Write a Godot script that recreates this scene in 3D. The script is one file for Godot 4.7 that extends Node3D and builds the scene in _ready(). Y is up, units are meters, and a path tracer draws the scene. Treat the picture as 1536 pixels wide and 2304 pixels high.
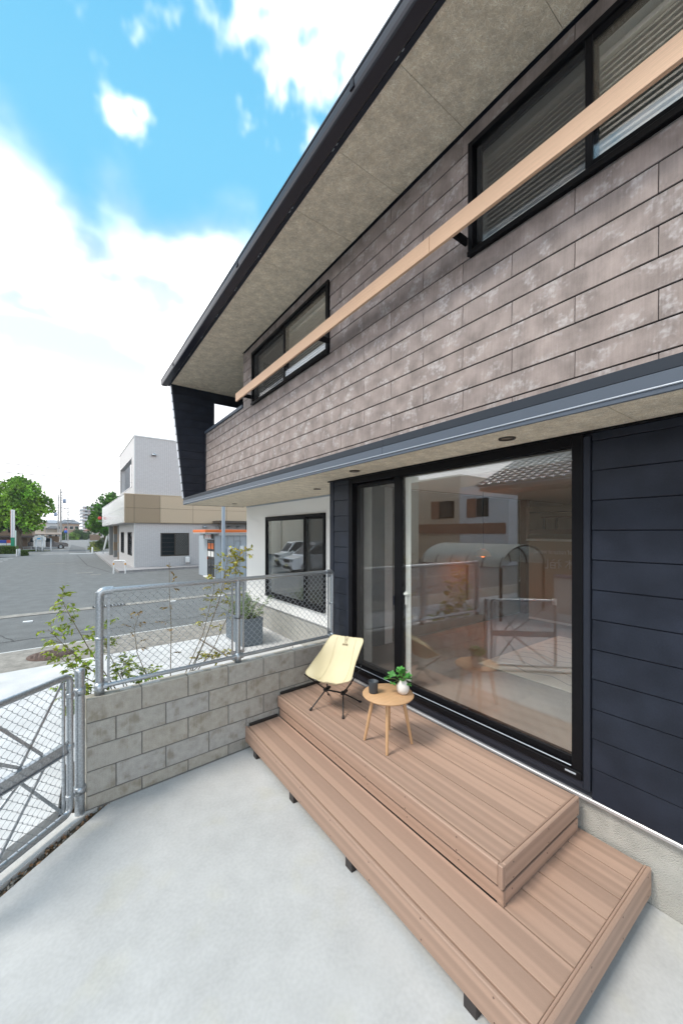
extends Node3D

var W := {}        # node -> its place in the world, for things that are not turned
var CNT := {}
var CACHE := {}
var M := {}
var rng := RandomNumberGenerator.new()


class MB:
	var st := SurfaceTool.new()
	var col := Color.WHITE

	func _init() -> void:
		st.begin(Mesh.PRIMITIVE_TRIANGLES)
		st.set_smooth_group(-1)

	func smooth(on: bool) -> void:
		st.set_smooth_group(0 if on else -1)

	func v(p: Vector3, uv: Vector2) -> void:
		st.set_color(col)
		st.set_uv(uv)
		st.add_vertex(p)

	# corners run counterclockwise seen from outside
	func tri(a: Vector3, b: Vector3, c: Vector3, ua := Vector2.ZERO, ub := Vector2.ZERO, uc := Vector2.ZERO) -> void:
		v(a, ua)
		v(c, uc)
		v(b, ub)

	func quad(a: Vector3, b: Vector3, c: Vector3, d: Vector3, ua := Vector2(0, 0), ub := Vector2(1, 0), uc := Vector2(1, 1), ud := Vector2(0, 1)) -> void:
		tri(a, b, c, ua, ub, uc)
		tri(a, c, d, ua, uc, ud)

	# a box with chamfered edges; u runs along the longer side of each face, in metres
	func box(c: Vector3, s: Vector3, bev := 0.0, b := Basis(), off := Vector2.ZERO) -> void:
		var h := s * 0.5
		bev = minf(bev, minf(h.x, minf(h.y, h.z)) * 0.9)
		var ax: Array[Vector3] = [Vector3.RIGHT, Vector3.UP, Vector3.BACK]
		for i in 3:
			var j := (i + 1) % 3
			var k := (i + 2) % 3
			for sg: float in [1.0, -1.0]:
				var n: Vector3 = ax[i] * h[i] * sg
				var hj: float = h[j] - bev
				var hk: float = h[k] - bev
				var q: Array[Vector3] = [n - ax[j] * hj - ax[k] * hk, n + ax[j] * hj - ax[k] * hk, n + ax[j] * hj + ax[k] * hk, n - ax[j] * hj + ax[k] * hk]
				var uv: Array[Vector2] = []
				for p in q:
					var w: Vector3 = p + h
					uv.append((Vector2(w[j], w[k]) if s[j] >= s[k] else Vector2(w[k], w[j])) + off)
				for n2 in 4:
					q[n2] = c + b * q[n2]
				if sg > 0:
					quad(q[0], q[1], q[2], q[3], uv[0], uv[1], uv[2], uv[3])
				else:
					quad(q[3], q[2], q[1], q[0], uv[3], uv[2], uv[1], uv[0])
		if bev <= 0.0:
			return
		for i in 3:
			var j := (i + 1) % 3
			var k := (i + 2) % 3
			for sj: float in [1.0, -1.0]:
				for sk: float in [1.0, -1.0]:
					var e0: Vector3 = ax[j] * sj * h[j] + ax[k] * sk * (h[k] - bev)
					var e1: Vector3 = ax[j] * sj * (h[j] - bev) + ax[k] * sk * h[k]
					var l: Vector3 = ax[i] * (h[i] - bev)
					var q: Array[Vector3] = [e0 - l, e0 + l, e1 + l, e1 - l]
					for n2 in 4:
						q[n2] = c + b * q[n2]
					var u0 := Vector2(0, h[k]) + off
					var u1 := Vector2(s[i], h[k]) + off
					if sj * sk < 0:
						quad(q[0], q[1], q[2], q[3], u0, u1, u1, u0)
					else:
						quad(q[3], q[2], q[1], q[0], u0, u1, u1, u0)
		for sx: float in [1.0, -1.0]:
			for sy: float in [1.0, -1.0]:
				for sz: float in [1.0, -1.0]:
					var p := Vector3(sx * h.x, sy * h.y, sz * h.z)
					var a := c + b * (p - Vector3(0, sy * bev, sz * bev))
					var d := c + b * (p - Vector3(sx * bev, 0, sz * bev))
					var e := c + b * (p - Vector3(sx * bev, sy * bev, 0))
					if sx * sy * sz > 0:
						tri(a, d, e, off, off, off)
					else:
						tri(a, e, d, off, off, off)

	func span(x0: float, x1: float, y0: float, y1: float, z0: float, z1: float, bev := 0.0, off := Vector2.ZERO) -> void:
		box(Vector3(x0 + x1, y0 + y1, z0 + z1) * 0.5, Vector3(absf(x1 - x0), absf(y1 - y0), absf(z1 - z0)), bev, Basis(), off)

	# a round bar through points; r is one radius or one per point
	func tube(pts: Array, r: Variant, n := 8, caps := true) -> void:
		smooth(true)
		var rings := []
		var up := Vector3.UP
		var run := 0.0
		for i in pts.size():
			var p: Vector3 = pts[i]
			var a: Vector3 = pts[maxi(i - 1, 0)]
			var c: Vector3 = pts[mini(i + 1, pts.size() - 1)]
			var t := (c - a).normalized()
			if i == 0:
				up = Vector3.UP if absf(t.y) < 0.9 else Vector3.RIGHT
			var x := up.cross(t).normalized()
			up = t.cross(x).normalized()
			var rad: float = r if (r is float or r is int) else r[i]
			if i > 0:
				run += p.distance_to(pts[i - 1])
			var ring := []
			for k in n + 1:
				var ang := TAU * k / n
				ring.append([p + (x * cos(ang) + up * sin(ang)) * rad, Vector2(run, float(k) / n * 0.2)])
			rings.append(ring)
		for i in rings.size() - 1:
			for k in n:
				var a: Array = rings[i][k]
				var b: Array = rings[i][k + 1]
				var c: Array = rings[i + 1][k + 1]
				var d: Array = rings[i + 1][k]
				quad(a[0], b[0], c[0], d[0], a[1], b[1], c[1], d[1])
		smooth(false)
		if caps:
			for k in n:
				tri(pts[0], rings[0][k + 1][0], rings[0][k][0])
				var e: Vector3 = pts[-1]
				tri(e, rings[-1][k][0], rings[-1][k + 1][0])

	# profile of (radius, height), turned round the y axis
	func lathe(prof: Array, n := 24, at := Vector3.ZERO) -> void:
		smooth(true)
		for i in prof.size() - 1:
			var p: Vector2 = prof[i]
			var q: Vector2 = prof[i + 1]
			for k in n:
				var a0 := TAU * k / n
				var a1 := TAU * (k + 1) / n
				var c0 := Vector3(cos(a0), 0, -sin(a0))
				var c1 := Vector3(cos(a1), 0, -sin(a1))
				quad(at + c0 * p.x + Vector3.UP * p.y, at + c1 * p.x + Vector3.UP * p.y, at + c1 * q.x + Vector3.UP * q.y, at + c0 * q.x + Vector3.UP * q.y,
					Vector2(c0.x * p.x, c0.z * p.x + p.y), Vector2(c1.x * p.x, c1.z * p.x + p.y), Vector2(c1.x * q.x, c1.z * q.x + q.y), Vector2(c0.x * q.x, c0.z * q.x + q.y))
		smooth(false)

	# a flat outline with depth: points (a, b) -> o + x * a + y * b, thickness along x cross y
	func prism(poly: PackedVector2Array, o: Vector3, x: Vector3, y: Vector3, depth: float) -> void:
		if Geometry2D.is_polygon_clockwise(poly):
			poly.reverse()
		var n := x.cross(y).normalized() * depth
		var idx := Geometry2D.triangulate_polygon(poly)
		for i in range(0, idx.size(), 3):
			var a := poly[idx[i]]
			var b := poly[idx[i + 1]]
			var c := poly[idx[i + 2]]
			if (b - a).cross(c - a) < 0:
				var t := b
				b = c
				c = t
			tri(o + x * a.x + y * a.y + n, o + x * b.x + y * b.y + n, o + x * c.x + y * c.y + n, a, b, c)
			tri(o + x * c.x + y * c.y, o + x * b.x + y * b.y, o + x * a.x + y * a.y, c, b, a)
		var run := 0.0
		for i in poly.size():
			var a := poly[i]
			var b := poly[(i + 1) % poly.size()]
			var pa := o + x * a.x + y * a.y
			var pb := o + x * b.x + y * b.y
			var l := a.distance_to(b)
			quad(pa, pb, pb + n, pa + n, Vector2(run, 0), Vector2(run + l, 0), Vector2(run + l, depth), Vector2(run, depth))
			run += l

	func done() -> ArrayMesh:
		st.generate_normals()
		return st.commit()


func num(parent: Node, called: String) -> String:
	var k := str(parent.get_instance_id()) + called
	var n: int = CNT.get(k, 0)
	CNT[k] = n + 1
	return called if n == 0 else "%s_%03d" % [called, n]


func tag(o: Node, label: String, category: String, group := "", kind := "") -> Node:
	if label:
		o.set_meta("label", label)
	if category:
		o.set_meta("category", category)
	if group:
		o.set_meta("group", group)
	if kind:
		o.set_meta("kind", kind)
	return o


func thing(called: String, label: String, category: String, at := Vector3.ZERO, turn := 0.0, group := "") -> Node3D:
	var o := Node3D.new()
	o.name = num(self, called)
	add_child(o, true)
	o.position = at
	o.rotation.y = turn
	W[o] = at if turn == 0.0 else Vector3.ZERO
	tag(o, label, category, group)
	return o


func put(parent: Node, called: String, mesh: Mesh, mat: Material, at := Vector3.ZERO, b := Basis()) -> MeshInstance3D:
	var o := MeshInstance3D.new()
	o.name = num(parent, called)
	o.mesh = mesh
	o.material_override = mat
	parent.add_child(o, true)
	o.transform = Transform3D(b, at - W.get(parent, Vector3.ZERO))
	W[o] = at
	return o


func dup(root: Node3D, at: Vector3, turn: float, label: String) -> Node3D:
	var r: Node3D = root.duplicate()
	var called := String(root.name)
	r.name = num(self, called)
	add_child(r, true)
	r.position = at
	r.rotation.y = turn
	r.set_meta("label", label)
	return r


func bx(s: Vector3, bev := 0.0, off := Vector2.ZERO) -> ArrayMesh:
	var k := "%.4f %.4f %.4f %.4f %s" % [s.x, s.y, s.z, bev, off]
	if not CACHE.has(k):
		var m := MB.new()
		m.box(Vector3.ZERO, s, bev, Basis(), off)
		CACHE[k] = m.done()
	return CACHE[k]


# a box part given by its extents in the world
func slabp(parent: Node, called: String, mat: Material, x0: float, x1: float, y0: float, y1: float, z0: float, z1: float, bev := 0.0, off := Vector2.ZERO) -> MeshInstance3D:
	return put(parent, called, bx(Vector3(absf(x1 - x0), absf(y1 - y0), absf(z1 - z0)), bev, off), mat, Vector3(x0 + x1, y0 + y1, z0 + z1) * 0.5)


func ground(called: String, mat: Material, pts: Array, top: float, thick: float) -> MeshInstance3D:
	var m := MB.new()
	var poly := PackedVector2Array()
	for p: Vector2 in pts:
		poly.append(Vector2(p.x, -p.y))
	m.prism(poly, Vector3(0, top - thick, 0), Vector3.RIGHT, Vector3.FORWARD, thick)
	var o := put(self, called, m.done(), mat)
	o.set_meta("kind", "structure")
	return o


func lin(r: float, g: float, b: float) -> Color:
	return Color(r, g, b).linear_to_srgb()


func mk(called: String, c: Color, rough := 0.6, metal := 0.0) -> StandardMaterial3D:
	var m := StandardMaterial3D.new()
	m.resource_name = called
	m.albedo_color = c.linear_to_srgb()
	m.roughness = rough
	m.metallic = metal
	M[called] = m
	return m


func noise(seed_: int, freq: float, oct := 3, kind := FastNoiseLite.TYPE_SIMPLEX_SMOOTH) -> FastNoiseLite:
	var n := FastNoiseLite.new()
	n.seed = seed_
	n.frequency = freq
	n.fractal_octaves = oct
	n.noise_type = kind
	return n


# a seamless noise picture as bytes
func nb(seed_: int, freq: float, w: int, h: int, oct := 3, kind := FastNoiseLite.TYPE_SIMPLEX_SMOOTH) -> PackedByteArray:
	var im := noise(seed_, freq, oct, kind).get_seamless_image(w, h, false, false, 0.15, true)
	im.convert(Image.FORMAT_L8)
	return im.get_data()


func tex_of(w: int, h: int, f: Callable) -> ImageTexture:
	var d := PackedByteArray()
	d.resize(w * h * 3)
	var i := 0
	for y in h:
		for x in w:
			var c: Vector3 = f.call(x, y, y * w + x)
			d[i] = clampi(int(c.x), 0, 255)
			d[i + 1] = clampi(int(c.y), 0, 255)
			d[i + 2] = clampi(int(c.z), 0, 255)
			i += 3
	return ImageTexture.create_from_image(Image.create_from_data(w, h, false, Image.FORMAT_RGB8, d))


func s8(r: float, g: float, b: float) -> Vector3:
	var c := Color(r, g, b).linear_to_srgb()
	return Vector3(c.r, c.g, c.b) * 255.0


func textured(called: String, t: Texture2D, scale: float, rough := 0.7, world := false, bump := 0.0) -> StandardMaterial3D:
	var m := mk(called, Color(1, 1, 1), rough)
	m.albedo_texture = t
	m.uv1_scale = Vector3.ONE * scale
	if world:
		m.uv1_triplanar = true
		m.uv1_world_triplanar = true
	if bump > 0.0:
		m.heightmap_enabled = true
		m.heightmap_texture = t
		m.heightmap_scale = bump
	return m


func wisp(a: float, e: float, ca: float, ce: float, ra: float, re: float, n: float) -> float:
	var da := wrapf(a - ca, -180.0, 180.0) * cos(deg_to_rad(e))
	var q := Vector2(da / ra, (e - ce) / re).length() + n * 0.75
	return 1.0 - smoothstep(0.2, 1.2, q)


func make_sky() -> ImageTexture:
	var w := 1600
	var h := 800
	var d := PackedFloat32Array()
	d.resize(w * h * 3)
	var n1 := noise(11, 1.5, 5)
	var n2 := noise(12, 5.0, 5)
	var n3 := noise(13, 2.2, 5)
	var n4 := noise(14, 16.0, 5)
	# heaps of cloud above the bank: azimuth, elevation, half width, half height
	var heaps := [[6.4, 43.7, 1.9, 1.3], [8.2, 44.5, 1.5, 1.0], [41.0, 54.0, 12.0, 9.0], [85.0, 58.0, 16.0, 8.0], [120.0, 47.0, 9.0, 4.0], [150.0, 60.0, 15.0, 9.0],
		[190.0, 50.0, 8.0, 4.5], [222.0, 62.0, 16.0, 8.0], [262.0, 48.0, 8.0, 4.0], [284.0, 43.0, 34.0, 13.0], [330.0, 54.0, 6.0, 3.0], [20.0, 80.0, 25.0, 6.0], [200.0, 78.0, 30.0, 6.0]]
	for y in h:
		var e := 90.0 - 180.0 * (y + 0.5) / h
		for x in w:
			var c := Vector3(0.42, 0.42, 0.42)
			if e > -1.0:
				var a := 360.0 * (x + 0.5) / w
				var dir := Vector3(sin(deg_to_rad(a)) * cos(deg_to_rad(e)), sin(deg_to_rad(e)), -cos(deg_to_rad(a)) * cos(deg_to_rad(e)))
				var v1 := n1.get_noise_3dv(dir)
				var cloud := 0.0
				var v2 := 0.0
				var v4 := 0.0
				if e > 24.0:
					v2 = n2.get_noise_3dv(dir)
					cloud = 1.0 - smoothstep(26.0, 40.5, e + v1 * 5.0 + v2 * 5.5)
					for q: Array in heaps:
						if absf(e - q[1]) < q[3] * 2.0:
							v4 = n4.get_noise_3dv(dir) if v4 == 0.0 else v4
							cloud = maxf(cloud, wisp(a, e, q[0], q[1], q[2], q[3], v2 * 1.0 + v4 * 1.1) * 0.88)
				else:
					cloud = 1.0
				var white := 0.95 + 0.1 * v1
				var thin := n3.get_noise_3d(dir.x, dir.y * 2.2, dir.z)
				var soft := smoothstep(10.0, 22.0, e) * (1.0 - smoothstep(36.0, 46.0, e)) * smoothstep(-0.12, 0.14, thin + v2 * 0.35)
				var wc := Vector3(white, white, white * 1.01).lerp(Vector3(0.4, 0.445, 0.5), soft * 0.95)
				var blue := Vector3(0.078, 0.268, 0.435).lerp(Vector3(0.108, 0.31, 0.455), smoothstep(62.0, 40.0, e))
				c = blue.lerp(wc, cloud)
			var i := (y * w + x) * 3
			d[i] = c.x
			d[i + 1] = c.y
			d[i + 2] = c.z
	return ImageTexture.create_from_image(Image.create_from_data(w, h, false, Image.FORMAT_RGBF, d.to_byte_array()))


func set_up() -> void:
	var cam := Camera3D.new()
	cam.name = "camera"
	add_child(cam)
	cam.position = Vector3(0, 2.28, 0)
	cam.rotation.y = deg_to_rad(-36.01)
	cam.set_frustum(0.05 * 2304.0 / 854.4, Vector2(0, 0.05 * 46.35 / 854.4), 0.05, 3000.0)
	cam.current = true
	var env := Environment.new()
	env.background_mode = Environment.BG_SKY
	var pano := PanoramaSkyMaterial.new()
	pano.panorama = make_sky()
	var sky := Sky.new()
	sky.sky_material = pano
	env.sky = sky
	env.background_energy_multiplier = 1.0
	env.tonemap_mode = Environment.TONE_MAPPER_LINEAR
	env.tonemap_exposure = 2.2
	env.sdfgi_enabled = true
	env.ssao_enabled = true
	env.ssil_enabled = true
	env.fog_enabled = true
	env.fog_density = 0.0004
	env.fog_light_color = Color(0.93, 0.96, 1.0)
	var we := WorldEnvironment.new()
	we.name = "environment"
	we.environment = env
	add_child(we)
	var sun := DirectionalLight3D.new()
	sun.name = "sun"
	sun.light_energy = 0.45
	sun.light_color = Color(1.0, 0.97, 0.92)
	sun.light_angular_distance = 16.0
	sun.shadow_enabled = true
	add_child(sun)
	sun.look_at_from_position(Vector3(-6.0, 8.5, -0.8), Vector3.ZERO, Vector3.UP)


func materials() -> void:
	var fine := nb(1, 0.25, 512, 512, 2)
	var mid := nb(2, 0.03, 512, 512, 4)
	var big := nb(3, 0.008, 512, 512, 4)
	var fine2 := nb(4, 0.12, 512, 512, 3)
	var stainc := nb(9, 0.012, 512, 512, 4)
	# patio concrete: pale, clouded, with faint trowel marks
	M.concrete = textured("concrete", tex_of(512, 512, func(_x, _y, i): 
		var v: float = 0.5 + (big[i] - 128) * 0.00028 + (mid[i] - 128) * 0.00025 + (fine[i] - 128) * 0.0003
		var warm: float = smoothstep(0.6, 0.9, stainc[i] / 255.0) * 0.03
		return s8(v, v * (1.0 - warm * 0.3), v * (0.995 - warm * 2.0))), 0.28, 0.62, true)
	M.pavement = textured("pavement", tex_of(256, 256, func(x, y, _i):
		var k: int = y * 2 * 512 + x * 2
		var v: float = 0.62 + (big[k] - 128) * 0.0007 + (fine[k] - 128) * 0.0003
		return s8(v, v, v * 1.01)), 0.35, 0.75, true)
	M.kerb = textured("kerb", tex_of(256, 256, func(x, y, _i):
		var k: int = y * 2 * 512 + x * 2
		var v: float = 0.58 + (mid[k] - 128) * 0.0004 + (fine[k] - 128) * 0.0006
		return s8(v, v * 0.99, v * 0.97)), 1.1, 0.85, true)
	M.gutter_concrete = textured("gutter_concrete", tex_of(256, 256, func(x, y, _i):
		var k: int = y * 2 * 512 + x * 2
		var v: float = 0.27 + (big[k] - 128) * 0.0006 + (mid[k] - 128) * 0.0003 + (fine[k] - 128) * 0.0005
		return s8(v * 1.06, v * 0.98, v * 0.88)), 0.9, 0.9, true)
	M.asphalt = textured("asphalt", tex_of(512, 512, func(_x, _y, i):
		var v: float = 0.15 + (big[i] - 128) * 0.0002 + (fine[i] - 128) * 0.0005 + (fine2[i] - 128) * 0.0002
		return s8(v * 0.98, v, v * 1.0)), 0.33, 0.92, true)
	M.old_asphalt = textured("old_asphalt", tex_of(256, 256, func(x, y, _i):
		var k: int = y * 2 * 512 + x * 2
		var v: float = 0.185 + (big[k] - 128) * 0.0003 + (fine[k] - 128) * 0.0006
		return s8(v, v, v)), 0.2, 0.92, true)
	# wood plastic deck board: broad tone bands and fine grain along u
	var across := PackedFloat32Array()
	for y in 512:
		var t := y / 512.0
		across.append(0.5 + 0.5 * sin(TAU * (t * 3.0 + 0.22 * sin(TAU * t * 5.0))) * 0.5 + 0.1 * sin(TAU * t * 7.0 + 1.0))
	var grain := noise(7, 0.02, 3).get_seamless_image(512, 512, false, false, 0.15, true)
	grain.convert(Image.FORMAT_L8)
	var streak := PackedByteArray()
	streak.resize(512 * 512)
	var gsrc := nb(8, 0.09, 512, 512, 4)
	for y in 512:
		for x in 512:
			streak[y * 512 + x] = gsrc[((y * 7) % 512) * 512 + (x / 24) % 512]
	M.deck = textured("deck_board", tex_of(512, 512, func(x, y, i):
		var v: float = 0.9 + 0.24 * (smoothstep(0.2, 0.8, across[y]) - 0.5) + (streak[i] - 128) * 0.00022 + (fine[(y * 512 + x / 6) % 262144] - 128) * 0.00025 + (fine[i] - 128) * 0.0003
		return s8(0.445 * v, 0.296 * v, 0.224 * v)), 1.0, 0.62)
	M.deck.uv1_scale = Vector3(0.55, 1.9, 1)
	M.oak = textured("oak", tex_of(512, 512, func(x, y, i):
		var v: float = 0.93 + (streak[i] - 128) * 0.0016 + (gsrc[(y * 512 + x / 10) % 262144] - 128) * 0.0009
		return s8(0.60 * v, 0.36 * v, 0.19 * v)), 1.0, 0.5)
	M.oak.uv1_scale = Vector3(1.2, 3.0, 1)
	M.rail_wood = textured("rail_wood", tex_of(256, 512, func(x, y, _i):
		var v: float = 0.93 + (streak[y * 512 + x * 2] - 128) * 0.0026 + (fine[(y * 512 + x / 3) % 262144] - 128) * 0.0006
		return s8(0.72 * v, 0.47 * v, 0.31 * v)), 1.0, 0.5)
	M.rail_wood.uv1_scale = Vector3(0.5, 4.0, 1)
	# brown cement cladding with chalky bloom and run marks
	var vert := PackedByteArray()
	vert.resize(1024 * 512)
	var chalk := nb(21, 0.011, 1024, 512, 5)
	var chalk2 := nb(22, 0.07, 1024, 512, 4)
	var vsrc := nb(23, 0.16, 1024, 512, 3)
	for y in 512:
		for x in 1024:
			vert[y * 1024 + x] = vsrc[((y / 14) % 512) * 1024 + x]
	M.slate = textured("cement_cladding", tex_of(1024, 512, func(x, y, i):
		var run: float = (vert[i] - 128) / 128.0
		var f: float = (fine[(y % 512) * 512 + x % 512] - 128) / 128.0
		var bloom: float = smoothstep(0.52, 0.86, chalk[i] / 255.0 + run * 0.06 + (chalk2[i] - 128) * 0.0016)
		var b: float = smoothstep(0.25, 0.75, chalk2[(i + 40000) % 524288] / 255.0)
		var v: float = 0.25 + run * 0.026 + f * 0.012 + (chalk[(i + 261000) % 524288] - 128) * 0.0007
		var base := Vector3(v * 1.16, v * 0.965, v * 0.905)
		var c: Vector3 = base.lerp(Vector3(0.6, 0.57, 0.58), bloom * (0.14 + 0.4 * b))
		return s8(c.x, c.y, c.z)), 1.0, 0.72, false, 0.1)
	M.slate.uv1_scale = Vector3(0.3, 0.6, 1)
	# wood-wool soffit: strands scattered over a darker ground
	var si := Image.create(512, 512, false, Image.FORMAT_RGB8)
	si.fill(Color(0.85, 0.79, 0.7))
	var r := RandomNumberGenerator.new()
	r.seed = 5
	for k in 7500:
		var p := Vector2(r.randf() * 512, r.randf() * 512)
		var a := r.randf() * TAU
		var bend := r.randf_range(-0.08, 0.08)
		var tone := r.randf()
		var c := Color(0.78, 0.71, 0.62).lerp(Color(1.0, 0.98, 0.93), tone)
		for s in r.randi_range(8, 26):
			si.set_pixel(posmod(int(p.x), 512), posmod(int(p.y), 512), c)
			p += Vector2(cos(a), sin(a))
			a += bend
	for k in 5200:
		si.set_pixel(r.randi() % 512, r.randi() % 512, Color(0.36, 0.3, 0.23))
	for y in 512:
		for x in 512:
			var q := si.get_pixel(x, y)
			var g: float = 1.0 + (mid[y * 512 + x] - 128) * 0.0004 + (big[y * 512 + x] - 128) * 0.0006
			si.set_pixel(x, y, Color(q.r * g, q.g * g, q.b * g))
	M.soffit = textured("wood_wool_board", ImageTexture.create_from_image(si), 1.05, 0.95, false, 0.25)
	# concrete block
	var stain := nb(31, 0.012, 512, 512, 4)
	M.block = textured("concrete_block", tex_of(512, 512, func(x, y, i):
		var f: float = (fine[i] - 128) / 128.0
		var run: float = (vsrc[((y / 40) % 512) * 1024 + x] - 128) / 128.0
		var v: float = 0.39 + f * 0.055 + run * 0.022 + (mid[i] - 128) * 0.0004
		var s: float = smoothstep(0.5, 0.98, stain[i] / 255.0 + run * 0.16)
		var c: Vector3 = Vector3(v, v * 0.975, v * 0.925).lerp(Vector3(0.19, 0.165, 0.115), s * 0.6)
		return s8(c.x, c.y, c.z)), 0.8, 0.95, false, 0.25)
	for q: Array in [["block_tan", Color(1.0, 0.985, 0.955)], ["block_dark", Color(0.93, 0.92, 0.905)], ["block_warm", Color(1.0, 0.995, 0.98)]]:
		var bm: StandardMaterial3D = M.block.duplicate()
		bm.albedo_color = q[1]
		M[q[0]] = bm
	M.mortar = mk("mortar", Color(0.16, 0.155, 0.145), 0.95)
	M.foundation = textured("foundation_render", tex_of(512, 512, func(_x, _y, i):
		var v: float = 0.46 + (fine[i] - 128) * 0.0004 + (big[i] - 128) * 0.0004
		return s8(v, v * 0.98, v * 0.91)), 1.6, 0.9, true, 0.0)
	var rough_bump := tex_of(512, 512, func(_x, _y, i): return Vector3.ONE * float(fine2[i]))
	M.foundation.heightmap_enabled = true
	M.foundation.heightmap_texture = rough_bump
	M.foundation.heightmap_scale = 0.8
	M.stucco = mk("white_stucco", Color(0.88, 0.88, 0.865), 0.9)
	M.stucco.heightmap_enabled = true
	M.stucco.heightmap_texture = rough_bump
	M.stucco.heightmap_scale = 0.2
	M.stucco.uv1_triplanar = true
	M.stucco.uv1_world_triplanar = true
	M.stucco.uv1_scale = Vector3.ONE * 1.2
	# bank wall tile 117 x 58 mm
	M.wall_tile = textured("wall_tile", tex_of(512, 512, func(x, y, _i):
		var tx: int = x / 64
		var ty: int = y / 32
		var edge: bool = x % 64 < 5 or y % 32 < 4
		var h: float = float((tx * 73 + ty * 151 + tx * ty * 31) % 17) / 17.0
		var v: float = 0.27 if edge else 0.54 + h * 0.05
		return s8(v, v * 0.975, v * 0.985)), 1.0 / 0.936, 0.45, true)
	var sp := nb(41, 0.05, 256, 256, 1, FastNoiseLite.TYPE_CELLULAR)
	M.zinc = textured("galvanised_steel", tex_of(256, 256, func(_x, _y, i):
		var v: float = 0.5 + (sp[i] - 128) * 0.0009
		return s8(v * 0.93, v, v * 1.07)), 5.0, 0.36, false)
	M.zinc.metallic = 0.8
	mk("zinc_wire", Color(0.42, 0.45, 0.48), 0.42, 0.7)
	var sheen := tex_of(256, 256, func(x, y, _i): return Vector3.ONE * (205.0 + (big[y * 1024 + x * 2] - 128) * 0.22 + (fine[y * 1024 + x * 2] - 128) * 0.14))
	var emboss := tex_of(256, 256, func(x, y, _i): return Vector3.ONE * float(fine2[y * 1024 + x * 2]))
	M.navy = textured("navy", sheen, 0.7, 0.42, true)
	M.navy.albedo_color = Color(0.029, 0.036, 0.056).linear_to_srgb()
	M.navy.metallic_specular = 0.35
	M.navy.heightmap_enabled = true
	M.navy.heightmap_texture = emboss
	M.navy.heightmap_scale = 0.04
	mk("navy_trim", Color(0.02, 0.024, 0.036), 0.5).metallic_specular = 0.35
	mk("canopy_blue", Color(0.075, 0.096, 0.13), 0.45)
	mk("canopy_edge", Color(0.42, 0.46, 0.52), 0.3, 0.3)
	mk("black_alu", Color(0.006, 0.006, 0.0075), 0.45).metallic_specular = 0.25
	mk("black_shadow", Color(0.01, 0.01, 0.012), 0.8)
	mk("gutter_metal", Color(0.009, 0.01, 0.018), 0.45).metallic_specular = 0.3
	mk("flashing", Color(0.66, 0.66, 0.68), 0.35, 0.6)
	mk("resin_white", Color(0.75, 0.78, 0.74), 0.5)
	mk("interior_white", Color(0.72, 0.7, 0.65), 0.85)
	mk("interior_warm", Color(0.36, 0.3, 0.22), 0.85)
	mk("blind_slat", Color(0.8, 0.77, 0.68), 0.7)
	mk("rubber", Color(0.016, 0.013, 0.012), 0.6)
	mk("leg_brown", Color(0.035, 0.028, 0.027), 0.5)
	mk("screw", Color(0.16, 0.1, 0.08), 0.5)
	mk("dark_steel", Color(0.015, 0.015, 0.016), 0.35, 0.4)
	mk("brown_lamp", Color(0.05, 0.035, 0.025), 0.5)
	mk("white_paint", Color(0.78, 0.78, 0.78), 0.6)
	mk("grey_plastic", Color(0.3, 0.31, 0.32), 0.6)
	mk("soil", Color(0.1, 0.075, 0.05), 0.95)
	var gl := mk("glass", Color(0.02, 0.025, 0.024), 0.0)
	gl.albedo_color.a = 0.012
	gl.transparency = BaseMaterial3D.TRANSPARENCY_ALPHA
	gl.metallic_specular = 0.5
	var sc := mk("screen_cloth", Color(0.05, 0.05, 0.05), 0.9)
	sc.albedo_color.a = 0.28
	sc.transparency = BaseMaterial3D.TRANSPARENCY_ALPHA
	mk("dark_glass", Color(0.02, 0.026, 0.03), 0.06)
	var lf := mk("leaf", Color(1, 1, 1), 0.5)
	lf.vertex_color_use_as_albedo = true
	lf.backlight_enabled = true
	lf.backlight = Color(0.45, 0.5, 0.3)
	var vc := mk("tinted", Color(1, 1, 1), 0.7)
	vc.vertex_color_use_as_albedo = true
	mk("bark", Color(0.1, 0.08, 0.06), 0.9)
	mk("twig", Color(0.2, 0.16, 0.1), 0.85)
	M.gutter_far = textured("gutter_far", M.gutter_concrete.albedo_texture, 0.7, 0.9, true)
	M.gutter_far.albedo_color = Color(1, 1, 1)
	mk("dark_asphalt", Color(0.11, 0.112, 0.115), 0.9)
	mk("gutter_gloss", Color(0.012, 0.013, 0.024), 0.3).metallic_specular = 0.5
	mk("lamp_lens", Color(0.25, 0.2, 0.15), 0.3)
	mk("canopy_navy", Color(0.022, 0.03, 0.044), 0.5)
	mk("tar", Color(0.07, 0.07, 0.072), 0.9)
	mk("sign_beige", Color(0.4, 0.335, 0.24), 0.85)
	mk("interior_dark", Color(0.17, 0.13, 0.095), 0.85)


const WALL_SLOPE := 0.0699          # the block wall and the street lie 4 degrees off the house


func wz(x: float) -> float:         # face of the block wall
	return -3.735 - WALL_SLOPE * (x - 0.14)


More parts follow.
